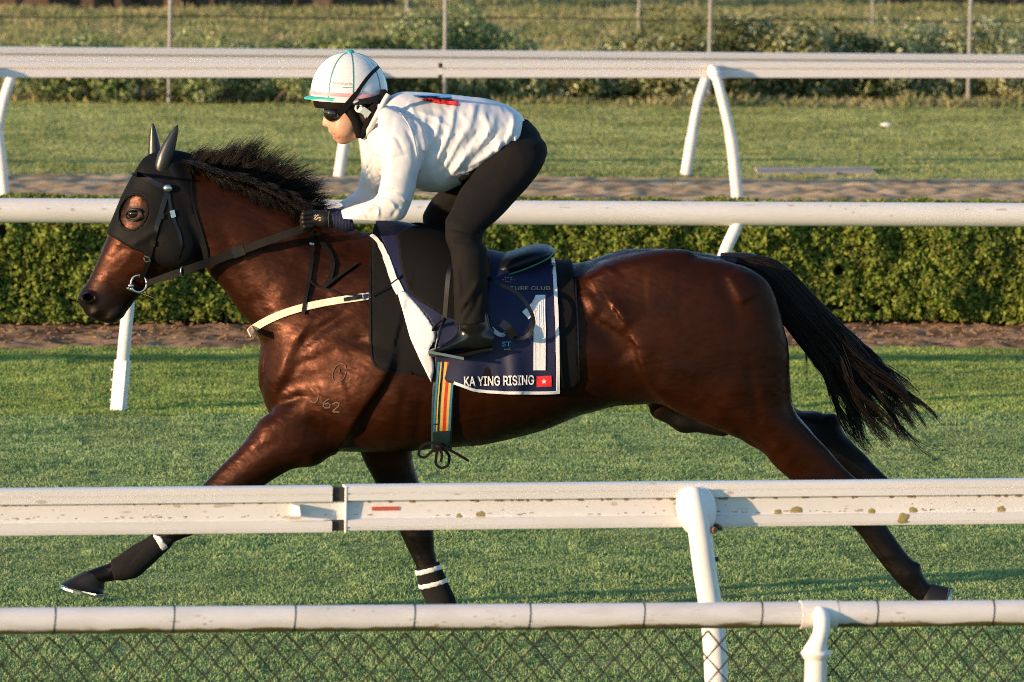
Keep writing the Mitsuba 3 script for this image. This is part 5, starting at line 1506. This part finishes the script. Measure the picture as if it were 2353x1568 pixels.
# jacket: trunk, then the sleeves
J.strip([(884, 232, 838, 318, .085, 0, 0), (912, 214, 848, 352, .135, 0, .05), (955, 212, 872, 398, .185, 0, .1), (1000, 215, 905, 428, .20, 0, .1), (1045, 219, 958, 438, .20, 0, .1), (1095, 224, 1010, 442, .192, 0, .08), (1145, 235, 1050, 428, .185, 0, .05), (1180, 250, 1092, 405, .178, 0, .02), (1203, 272, 1128, 380, .17, 0, 0), (1206, 290, 1152, 356, .165, 0, 0)], 0.02, 2.3, cap=0.22)
for s in (-1, 1):
    def S(st, k=.018, cap=1.0):
        J.strip([(a, b, c, d, w, s * y, sk) for a, b, c, d, w, y, sk in st], k, 2.1, cap=cap)
    if s < 0:
        S([(868, 240, 975, 290, .06, .155, 0), (868, 285, 985, 320, .068, .185, 0), (872, 340, 974, 358, .066, .205, 0), (875, 400, 957, 420, .064, .22, 0), (868, 445, 945, 466, .066, .228, 0), (846, 462, 926, 502, .062, .225, 0), (822, 470, 868, 523, .054, .21, 0), (798, 477, 826, 532, .050, .195, 0), (783, 484, 803, 533, .046, .187, 0)], .016, .15)
    else:
        S([(850, 240, 930, 300, .06, .15, 0), (836, 330, 915, 350, .064, .19, 0), (830, 390, 905, 400, .062, .205, 0), (822, 432, 900, 450, .060, .21, 0), (795, 455, 865, 490, .054, .20, 0), (770, 470, 815, 510, .047, .185, 0), (752, 480, 782, 516, .042, .178, 0)], .016, .15)
# folds: long creases from armpit and waist across the back, bunched sleeves
FOLD = [  # long creases run from the armpit and the waist up over the back; the sleeves bunch at elbow and cuff
        ([(978, 268), (972, 300), (982, 352)], 4.2, 7.6, 6.6), ([(1012, 262), (1004, 305), (984, 340)], 6.0, 10.2, 8.8), ([(1046, 240), (1038, 300), (1000, 380)], 5.1, 10.2, 9.9),
        ([(1068, 300), (1040, 356), (1020, 392)], 4.2, 6.8, 6.6), ([(1094, 236), (1083, 282), (1058, 330)], 7.6, 11.0, 8.8), ([(1088, 330), (1052, 382), (1034, 406)], 6.0, 10.2, 9.9), ([(1135, 272), (1120, 312), (1078, 358), (1042, 402)], 9.3, 7.6, 8.8),
        ([(1182, 262), (1176, 304), (1138, 344), (1080, 384)], 11.9, 6.8, 12.1), ([(1112, 262), (1122, 290), (1118, 318)], 5.1, 8.5, 6.6), ([(1060, 262), (1072, 280)], 6.0, 6.0, 4.4), ([(1028, 350), (1010, 388)], 3.4, 5.1, -6.6), ([(1150, 300), (1108, 344)], 5.1, 6.8, -6.6), ([(1100, 300), (1070, 345)], 5.1, 6.0, -7.7), ([(1024, 300), (1000, 350)], 4.2, 5.1, -7.7),
        ([(962, 258), (1000, 272), (1040, 300)], 6.0, 4.2, 5.5), ([(1150, 325), (1143, 352)], 3.4, 5.1, 7.7), ([(1160, 318), (1158, 346)], 3.4, 4.2, -5.5), ([(1040, 404), (1075, 399), (1112, 378)], 3.4, 5.1, 5.5), ([(1090, 398), (1120, 372)], 3.4, 3.4, -4.4),
        ([(868, 398), (890, 393), (915, 398)], 4.2, 6.0, -5.5), ([(902, 362), (935, 352)], 5.1, 6.8, -4.4), ([(874, 442), (895, 432), (912, 434)], 3.4, 6.0, -6.6), ([(878, 452), (900, 460), (918, 482)], 3.4, 6.0, 6.6), ([(842, 480), (858, 470), (872, 476), (870, 500)], 2.5, 5.1, 7.7), ([(822, 494), (833, 486), (842, 498)], 2.5, 4.2, 6.6),
        ([(812, 502), (824, 512)], 2.5, 3.4, -6.6), ([(830, 509), (850, 513), (884, 508)], 2.5, 4.2, 6.6), ([(828, 521), (850, 523), (872, 519)], 2.5, 3.4, -5.5), ([(905, 262), (893, 320), (886, 380)], 7.6, 13.6, -5.5), ([(918, 470), (902, 494)], 3.4, 4.2, -5.5), ([(845, 350), (862, 352), (872, 362)], 2.5, 4.2, 6.6), ([(842, 374), (856, 380), (868, 400)], 2.5, 5.1, 6.6), ([(838, 397), (848, 410), (858, 432)], 2.5, 4.2, -6.6),
        ([(893, 300), (915, 318), (928, 345)], 5.1, 4.2, -5.5), ([(934, 296), (950, 326), (958, 368)], 4.2, 6.0, -6.6), ([(940, 240), (952, 268), (974, 302)], 6.8, 4.2, 7.7), ([(906, 440), (925, 448), (938, 462)], 3.4, 4.2, 5.5), ([(880, 330), (905, 342)], 5.1, 5.1, 3.3), ([(1188, 300), (1172, 332)], 4.2, 6.0, -5.5)]
RJ = relief(FOLD, J.ax[0], J.ax[2])
jx, jz = np.meshgrid(J.ax[0], J.ax[2], indexing='ij')
ju, jv = to_sheet(np.c_[jx.ravel(), np.full(jx.size, HY - .2), jz.ravel()])
ju, jv = ju.reshape(jx.shape), jv.reshape(jx.shape)
ca, sa = math.cos(math.radians(63)), math.sin(math.radians(63))
wn = meshkit.fbm(np.stack([(jx * sa + jz * ca) * 30, (-jx * ca + jz * sa) * 8, 0 * jx], -1), 3, 5) - 0.5
RJ += wn * (0.010 * np.clip((ju - 950) / 60, 0, 1) + 0.004) + (meshkit.fbm(np.stack([jx * 22, jz * 22, 0 * jx], -1), 3, 6) - .5) * 0.006
wy = np.clip((np.abs(J.ax[1] - HY) - 0.03) / 0.06, 0.15, 1)
J.D -= (RJ[:, None, :] * wy[None, :, None]).astype(np.float32)
D_full = J.D.copy()
set_near(J, 0.0, 0.8)
# the hem and cuffs end cleanly
HEM = [(770, 90), (1209, 90), (1209, 288), (1196, 322), (1155, 354), (1115, 378), (1078, 396), (1052, 410), (1064, 432), (1050, 462), (960, 462), (940, 560), (803, 560), (800, 536), (780, 484), (745, 470), (745, 90)]
s_, X_, Y_, Z_ = J.sub(J.lo, J.lo + J.h * J.n)
pd = poly_sd(HEM, X_, Z_, -.17)[:, None, :]
obj('jacket', nets(np.maximum(J.D, np.maximum(pd, -(J.D + 0.02) - 0 * pd)), J.lo, J.h, 1), 'mat_jacket', person, smooth=True)
obj('collar', tube(resample([surf(J, 836, 318, .006), surf(J, 850, 296, .012), surf(J, 868, 262, .014), surf(J, 886, 228, .012), surf(J, 893, 217, .006)], 20), [.010] * 20, 8), 'mat_jacket', jk if False else person + '__jacket', smooth=True)
P_ = [(826, 345), (832, 356), (838, 366)]
for k_, (pts, w_) in enumerate((([(918, 258), (945, 300), (956, 345), (962, 392)], 1.5), ([(1044, 404), (1060, 403), (1078, 400)], 2.0), ([(842, 352), (858, 353), (872, 360)], 1.6))):
    obj('seam', ribbon(pts, w_, 0.003, 0.003, None, J), 'mat_grey_print' if k_ == 1 else 'mat_jacket', person + '__jacket', smooth=False)
# printed blocks along the back
blk = lambda pts: printed(trimesh.creation.extrude_polygon(shapely.Polygon([(u, -v) for u, v in pts]), 1.0, engine='earcut'), 0, 0, 1.0, 0.004, G_=J)
obj('blue_print', blk([(945, 218), (1036, 217), (1040, 226), (1000, 227), (960, 224)]), 'mat_blue_print', person + '__jacket', smooth=False)
obj('red_print', blk([(968, 229), (995, 221), (1016, 229), (1054, 231), (1053, 243), (1010, 238)]), 'mat_red', person + '__jacket', smooth=False)

# trousers
K = Grid([H(955, 0)[0], HY - .47, zb_ + .05], [H(1275, 0)[0], HY + .47, H(0, 255)[2]], 0.006)
K.strip([(1212, 276, 1120, 400, .158, 0, 0), (1238, 305, 1085, 425, .165, 0, 0), (1246, 335, 1076, 435, .155, 0, 0)], 0.03, 2.3, cap=.5)
for s in (-1, 1):
    T_ = lambda st: K.strip([(a, b, c, d, w, s * y, 0) for a, b, c, d, w, y in st], .06, 2.1, cap=.3)
    if s < 0:
        T_([(1120, 350, 1252, 335, .10, .10), (1085, 400, 1246, 385, .112, .14), (1056, 440, 1190, 455, .105, .20), (1036, 484, 1141, 507, .088, .265), (1023, 512, 1112, 534, .072, .300), (1024, 545, 1110, 556, .066, .32), (1036, 585, 1121, 580, .062, .338), (1042, 640, 1119, 636, .058, .352), (1044, 700, 1121, 698, .058, .360), (1043, 745, 1125, 739, .060, .364)])
    else:
        T_([(1110, 350, 1240, 340, .10, .10), (1060, 400, 1200, 420, .105, .14), (1010, 440, 1130, 470, .100, .20), (982, 474, 1080, 510, .085, .27), (972, 505, 1050, 535, .072, .315), (976, 540, 1050, 552, .062, .34), (985, 590, 1056, 590, .058, .36), (990, 660, 1058, 660, .055, .38), (990, 720, 1060, 715, .055, .385)])
FOLD2 = [([(1030, 520), (1065, 528), (1108, 540)], 6, 6, -9.6), ([(1040, 552), (1075, 548), (1112, 552)], 5, 5, -8.0), ([(1068, 440), (1110, 420), (1170, 405)], 12, 12, 6.4), ([(1062, 700), (1082, 670), (1100, 640)], 6, 7, 8.0), ([(1060, 720), (1078, 690)], 4, 4, -6.4), ([(1050, 610), (1056, 680)], 6, 6, 6.4), ([(1068, 740), (1092, 700), (1105, 660)], 6, 6, -6.4)]
RK = relief(FOLD2, K.ax[0], K.ax[2], -.3)
kx, kz = np.meshgrid(K.ax[0], K.ax[2], indexing='ij')
RK += (meshkit.fbm(np.stack([kx * 18, kz * 12, 0 * kx], -1), 3, 16) - .5) * 0.005
K.D -= RK[:, None, :].astype(np.float32)
CUT = [(900, 250), (1205, 250), (1214, 270), (1290, 250), (1290, 700), (1128, 737), (1128, 739), (1042, 747), (960, 747), (900, 700)]
s_, X_, Y_, Z_ = K.sub(K.lo, K.lo + K.h * K.n)
pk = poly_sd(CUT, X_, Z_, -.37)[:, None, :]
obj('trousers', nets(np.maximum(K.D, pk), K.lo, K.h, 3), 'mat_trousers', person, smooth=True)

# the body itself: head, neck, trunk, arms and legs as one skin
Bd = Grid([H(700, 0)[0], HY - .46, zb_ - .01], [H(1262, 0)[0], HY + .46, zt_], 0.0058)
Hd = Grid([H(700, 0)[0], HY - .15, H(0, 350)[2]], [H(905, 0)[0], HY + .15, H(0, 110)[2]], 0.0028)


def head(Q, k=.008):
    e = lambda u, v, y, r, kk=k, ang=0, mode='add': Q.ell(H(u, v, y), r, kk, ang, mode)
    e(806, 205, 0, [.112, .078, .095], .02, 12)          # skull
    e(800, 268, 0, [.080, .068, .075], .03, -35)         # face
    e(786, 300, 0, [.048, .052, .040], .025, -40)        # jaw and mouth
    Q.cone(H(789, 316, 0), .017, H(832, 300, -.03), .022, .02)   # chin to the angle of the jaw
    Q.cone(H(789, 316, 0), .017, H(832, 300, .03), .022, .02)
    Q.cone(H(751, 262, 0), .010, H(748, 283, 0), .0120, .010)  # bridge and tip of the nose
    e(749.5, 286, 0, [.013, .013, .010], .006)
    for s in (-1, 1):
        e(757, 288, s * .012, [.009, .008, .007], .005)  # nostril wings
        e(778, 266, s * .036, [.025, .02, .022], .015)   # cheekbone
        e(790, 292, s * .045, [.032, .022, .034], .02)   # cheek
        e(845, 262, s * .072, [.018, .010, .030], .008, 10)  # ear
        e(843, 262, s * .082, [.008, .006, .016], .004, 10, 'sub')
        e(762, 258, s * .032, [.014, .016, .010], .010, 0, 'sub')   # eye socket
        e(764, 259, s * .030, [.011, .011, .010], .004)             # eyeball
    e(761, 303, 0, [.012, .020, .0058], .005, -25)       # upper lip
    e(770, 317, 0, [.010, .017, .0062], .005, -35)       # lower lip
    e(762, 311, 0, [.016, .017, .0022], .003, -30, 'sub')
    e(783, 322, 0, [.014, .018, .012], .010)             # chin
    Q.cone(H(838, 268, 0), .056, H(884, 292, 0), .062, .02)     # neck


head(Hd)
Vh, Fh_ = nets(Hd.D, Hd.lo, Hd.h, 2)
head(Bd)
from scipy.ndimage import map_coordinates


def other(Q, off):
    g = np.meshgrid(*Bd.ax, indexing='ij', sparse=True)
    c = [np.broadcast_to((g[i] - Q.lo[i]) / Q.h, Bd.D.shape) for i in range(3)]
    return map_coordinates(Q.D, c, order=1, mode='constant', cval=0.5) + off


Jb = Grid(J.lo, J.lo + J.h * (J.n - 1), J.h)
Jb.D = D_full
Bd.D = np.minimum(np.minimum(Bd.D, other(Jb, 0.018)), other(K, 0.018)).astype(np.float32)
for s in (-1, 1):   # wrist and palm, ankle and foot
    w0, w1 = ((792, 508, .19), (740, 505, .178)) if s < 0 else ((768, 494, .18), (722, 505, .16))
    Bd.cone(H(w0[0], w0[1], s * w0[2]), .026, H(w1[0], w1[1], s * w1[2]), .026, .01)
    x_ = 0 if s < 0 else -60
    Bd.cone(H(1086 + x_, 735, s * .364), .032, H(1095 + x_, 782, s * .364), .028, .01)
    Bd.cone(H(1108 + x_, 788, s * .364), .022, H(1030 + x_, 800, s * .364), .014, .01, .9)
body = nets(Bd.D, Bd.lo, Bd.h, 2)
# the head is meshed finer; keep the coarse skin only below the collar
import manifold3d as m3


def mani(m):
    tm = trimesh.Trimesh(*m, process=True)
    parts_ = tm.split(only_watertight=True)
    tm = max(parts_, key=lambda q_: len(q_.faces)) if len(parts_) else tm
    return m3.Manifold(m3.Mesh(np.asarray(tm.vertices, np.float32), np.asarray(tm.faces, np.uint32)))


try:
    un = mani(body) + mani((Vh, Fh_))
    body = (np.array(un.to_mesh().vert_properties[:, :3], float), np.array(un.to_mesh().tri_verts)) if not un.is_empty() else body
except Exception:
    pass
obj('body', body, 'mat_skin', person, smooth=True)
set_near(Hd, 0.0, 0.8)
obj('lips', cat([ribbon([(757, 304.5), (763, 306.5), (770, 309)], [3, 5, 3], 0.0012, 0.002, 8, Hd), ribbon([(766, 318), (772, 316.5), (779, 314)], [4, 6.5, 3], 0.0016, 0.003, 8, Hd)]), 'mat_lip', person, smooth=True)

# boots
for s in (-1, 1):
    x_ = 0 if s < 0 else -60
    Q = Grid([H(970 + x_, 0)[0], HY + s * .364 - .09, H(1060, 850, s * .364)[2]], [H(1150 + x_, 0)[0], HY + s * .364 + .09, H(1060, 700, s * .364)[2]], 0.004)
    st = lambda rows, k, cap=.3: Q.strip([(a + x_, b, c + x_, d, w, s * y, 0) for a, b, c, d, w, y in rows], k, 2.2, cap=cap)
    st([(1052, 722, 1122, 716, .050, .364), (1052, 748, 1128, 742, .051, .364), (1050, 768, 1132, 765, .048, .364), (1048, 786, 1134, 792, .043, .364)], .01)
    st([(1132, 758, 1132, 797, .040, .364), (1100, 756, 1098, 803, .042, .364), (1062, 764, 1058, 806, .042, .364), (1030, 784, 1026, 810, .044, .367), (1006, 796, 1003, 812, .042, .369), (992, 802, 990, 812, .032, .369)], .016, .6)
    bk = obj('boot', nets(Q.D, Q.lo, Q.h, 3), 'mat_boot', person, smooth=True)
    sl = [H(986 + x_, 813, s * .369), H(1030 + x_, 817, s * .367), H(1070 + x_, 813, s * .364), H(1100 + x_, 806, s * .364), H(1133 + x_, 800, s * .364)]
    obj('sole', flat_strap(resample(sl, 20), np.interp(np.linspace(0, 1, 20), [0, .1, .4, .7, 1], [.05, .08, .088, .072, .07]), 0.010, [0.1, 0, 1.0]), 'mat_leather_dull', bk, smooth=30)
    obj('welt', tube(resample([H(1062 + x_, 756, s * .410), H(1075 + x_, 764, s * .410), H(1082 + x_, 776, s * .409)], 8), 0.0022, 6), 'mat_boot', bk)

# gloves: palm, five bent fingers closed on the rein, navy knitted cuffs
def glove(s):
    du, dv, y0 = (0, 0, -.185) if s < 0 else (-14, -4, .165)
    lo = [H(676 + du, 0)[0], HY + y0 - .075, H(0, 548)[2]]
    hi = [H(812 + du, 0)[0], HY + y0 + .075, H(0, 462)[2]]
    Q = Grid(lo, hi, 0.0026)
    p = lambda u, v, y: H(u + du, v + dv, y0 + s * y)
    Q.cone(p(774, 508, 0), .027, p(750, 505, .006), .026, .012)
    Q.ell(p(738, 503, .006), [.034, .022, .030], .014, 10)          # back of the hand
    Q.ell(p(720, 500, .008), [.020, .018, .028], .012)
    for k, (v, l) in enumerate(((490, 1.0), (500, 1.08), (510, 1.02), (519, 0.85))):
        a = p(716, v, .018 - .003 * k)
        b = p(716 - 17 * l, v + 1.5, .026 - .003 * k)
        c = p(704 - 9 * l, v + 9, .006 - .004 * k)
        d_ = p(716 - 4 * l, v + 10, -.016)
        Q.cone(a, .0115, b, .0105, .003)
        Q.cone(b, .0105, c, .0095, .002)
        Q.cone(c, .0095, d_, .0085, .002)
    Q.cone(p(744, 488, -.006), .0135, p(720, 482, -.012), .0115, .006)  # thumb from the side of the palm
    Q.cone(p(720, 482, -.012), .0115, p(701, 486, -.004), .0095, .002)
    gk = obj('glove', nets(Q.D, Q.lo, Q.h, 2), 'mat_glove', person, smooth=True)
    set_near(Q, 0.0, 0.6)
    if s < 0:
        obj('strap', ribbon([(765, 484), (762, 500), (764, 522)], 12, .002, .003, 10, Q), 'mat_leather_dull', gk, smooth=30)
        obj('wrist_edge', ribbon([(757, 485), (754, 500), (756, 522)], 1.6, .003, .002, 10, Q), 'mat_grey_print', gk)
        obj('emblem', cat([ribbon([(722, 504), (727, 497), (732, 494)], 2.6, .002, .002, 8, Q), ribbon([(725, 506), (732, 500), (737, 501)], 2.6, .002, .002, 8, Q), ribbon([(722, 497), (726, 494)], 2.2, .002, .002, 4, Q), ribbon([(733, 507), (737, 506)], 2.2, .002, .002, 4, Q)]), 'mat_gold', gk)
    Q2 = Grid([H(752 + du, 0)[0], HY + y0 - .075, H(0, 556)[2]], [H(830 + du, 0)[0], HY + y0 + .075, H(0, 462)[2]], 0.004)
    rows = [(760, 486, 768, 526, .033), (772, 485, 784, 529, .037), (784, 484, 800, 532, .041), (800, 486, 818, 528, .042)]
    Q2.strip([(a + du, b + dv, c + du, d + dv, w, y0 - (0 if s < 0 else 0), 0) for a, b, c, d, w in rows], .006, 2.1, cap=.05)
    u2, _ = to_sheet(np.c_[Q2.ax[0], np.full(len(Q2.ax[0]), HY + y0), np.full(len(Q2.ax[0]), 1.5)])
    Q2.D -= (0.0018 * np.sin(u2 / 1.15))[:, None, None].astype(np.float32)
    obj('cuff', nets(Q2.D, Q2.lo, Q2.h, 1), 'mat_navy_cuff', gk, smooth=True)


glove(-1)
glove(1)

# helmet
cc_ = H(801, 214, 0)
S_ = HORSE_Y / F
tl_ = math.radians(-1.5)
hx, hz = np.array([math.cos(tl_), 0, math.sin(tl_)]), np.array([-math.sin(tl_), 0, math.cos(tl_)])


def dome(az, el, off=0.0):
    """A point of the helmet: az from the forehead (left) round the near side, el upwards."""
    az, el = np.asarray(az, float), np.asarray(el, float)
    rx, ry, rz = 87.0 * S_ + off, 0.108 + off, 93.0 * S_ + off
    ce = np.sign(np.cos(el)) * np.abs(np.cos(el)) ** 0.92
    back_ = 1 + 0.03 * np.clip(-np.cos(az), 0, 1)
    return cc_ - hx * (rx * np.cos(az) * ce * back_)[..., None] + np.array([0, -1.0, 0]) * (ry * np.sin(az) * ce)[..., None] + hz * (rz * np.sin(el))[..., None]


az = np.linspace(0, 2 * np.pi, 73)
el = np.linspace(-0.16, np.pi / 2, 26)
A_, E_ = np.meshgrid(az, el, indexing='ij')
hk = obj('helmet', sheet(dome(A_, E_)), 'mat_helmet', person, smooth=True)
for a0 in (0.0, 1.05, 1.72, 2.55, np.pi, -1.05, -1.72, -2.55):
    e_ = np.linspace(-0.14, 1.52, 30)
    P = dome(np.full(30, a0), e_, 0.0008)
    N = P - cc_
    obj('seam_line', flat_strap(P, 0.0058, 0.0016, N), 'mat_helmet_line', hk, smooth=25)
band = lambda e0, w, off, m, nm, th=0.003: obj(nm, flat_strap(dome(az, np.full(73, e0), off), w, th, dome(az, np.full(73, e0), off) - cc_), m, hk, smooth=25)
band(-0.02, 0.0135, 0.0022, 'mat_pink', 'pink_band')
band(-0.175, 0.010, 0.0005, 'mat_helmet', 'rim')
obj('button', ball(dome(np.array(0.0), np.array(np.pi / 2)) + [0, 0, .001], [.017, .017, .010], 2), 'mat_helmet_teal', hk, smooth=True)
pk_ = np.array([[dome(np.array(a_), np.array(-0.12)) * (1 - f_) + f_ * (dome(np.array(a_), np.array(-0.13)) - hx * .024 * math.cos(a_) ** 1.0 - hz * (.004 * f_)) + hz * dz for f_, dz in ((0, .003), (0.6, .002), (1, 0), (1, -.005), (.6, -.005), (0, -.006))] for a_ in np.linspace(-1.25, 1.25, 30)])
obj('peak', sheet(pk_), 'mat_helmet_teal', hk, smooth=30)
inner = np.meshgrid(az, np.linspace(-0.42, -0.14, 5), indexing='ij')
Pi = dome(inner[0], inner[1], -0.006)
obj('lining', sheet(Pi), 'mat_leather_dull', hk, smooth=True)
m = meshkit.text_mesh('HayesRacing', 1.0, 0.1)
m.vertices[:, 0] -= m.vertices[:, 0].min()
tv_, tf_ = trimesh.remesh.subdivide_to_size(m.vertices / m.vertices[:, 0].max(), m.faces, max_edge=0.03, max_iter=6)
ta, te = 1.11 + tv_[:, 0] * 0.62, 0.235 + tv_[:, 1] * 0.62 - tv_[:, 0] * 0.01
TP = dome(ta, te, 0.0006)
obj('lettering', (TP, tf_), 'mat_grey_print', hk, smooth=False)
obj('swoosh', flat_strap(dome(np.linspace(1.42, 1.72, 14), np.linspace(0.168, 0.182, 14), .001), 0.0025, 0.001, dome(np.linspace(1.42, 1.72, 14), np.linspace(0.17, 0.18, 14), .001) - cc_), 'mat_helmet_line', hk)
# goggles and their strap
gl = Grid([H(730, 0)[0], HY - .10, H(0, 292)[2]], [H(800, 0)[0], HY + .10, H(0, 232)[2]], 0.0028)
for s in (-1, 1):
    gl.ell(H(766, 261, s * .040), [.0375, .042, .0325], .006, -15)
gk = obj('goggles', nets(gl.D, gl.lo, gl.h, 2), 'mat_goggle', person, smooth=True)
q = np.linspace(0, 2 * np.pi, 30)
obj('frame', tube(H(771, 261, -.055) + np.c_[.030 * np.cos(q) + .002, .010 * np.cos(q), .0285 * np.sin(q) - .008 * np.cos(q)], 0.0035, 8), 'mat_black_web', gk, smooth=True)
gp = [(783, 252, -.075), (797, 240, -.096), (812, 224, -.112), (828, 204, -.1135), (845, 182, -.107), (860, 164, -.08), (868, 156, -.05), (874, 150, -.0)]
gP = np.array([H(u, v, y) for u, v, y in gp])
gP = resample(gP, 50)
dd_ = gP - cc_
kk = np.sqrt((dd_ @ hx / (87 * S_ + .004)) ** 2 + (dd_[:, 1] / .112) ** 2 + (dd_ @ hz / (93 * S_ + .004)) ** 2)
gP = np.where(((kk < 1.0) | (np.arange(50) > 18))[:, None], cc_ + dd_ / kk[:, None], gP)
obj('strap', flat_strap(gP, np.interp(np.arange(50), [0, 12, 20, 49], [.026, .020, .0135, .0125]), 0.003, gP - cc_), 'mat_black_web', gk, smooth=25)
# chin harness, fleece pads, ear radio, hair
for s in (-1, 1):
    pp_ = lambda pts: [H(u, v, s * y) for u, v, y in pts]
    obj('harness_pad', tube(resample(pp_([(792, 244, .078), (806, 258, .080), (818, 278, .076), (824, 300, .070), (826, 316, .064)]), 20), np.interp(np.arange(20), [0, 6, 15, 19], [.020, .019, .0185, .013]), 10), 'mat_fleece', person, smooth=True)
    obj('harness_pad', tube(resample(pp_([(868, 232, .082), (860, 256, .082), (850, 280, .076), (838, 300, .070), (828, 316, .064)]), 20), np.interp(np.arange(20), [0, 6, 15, 19], [.022, .022, .018, .012]), 10), 'mat_fleece', person, smooth=True)
    obj('harness_strap', flat_strap(resample(pp_([(778, 232, .086), (800, 236, .098), (830, 234, .104), (862, 228, .098), (884, 218, .075)]), 20), .022, .004, [0, s, 0.3]), 'mat_black_web', person, smooth=25)
obj('hair', cat([tube(resample([H(880 + 3 * k, 206 + 2 * k, y), H(880 - 2 * k, 240, y * 1.05), H(866 - 3 * k, 276, y), H(852, 302 + 2 * k, y * .9)], 12), [.011, .013, .013, .013, .012, .012, .011, .010, .009, .008, .006, .003], 7) for k in range(3) for y in (-.075, -.055, -.03, 0, .03, .055, .075)]), 'mat_fleece', person, smooth=True)
rk = trimesh.creation.box([.022, .012, .030])
rk = trimesh.Trimesh(*(lambda c_: (c_.vertices, c_.faces))(rk)).subdivide()
Rr = (lambda a_: np.array([[math.cos(a_), 0, -math.sin(a_)], [0, 1, 0], [math.sin(a_), 0, math.cos(a_)]]))(math.radians(-34))
orr = obj('ear_radio', box(H(840, 258, -.098), [.034, .016, .026], Rr), 'mat_grey_plastic', person, smooth=False)
obj('ear_clip', cat([tube(H(824, 248, -.095) + np.c_[.011 * np.cos(q), 0 * q, .014 * np.sin(q)], .004, 8), box(H(827, 252, -.097), [.012, .012, .022], Rr)]), 'mat_helmet', orr, smooth=30)
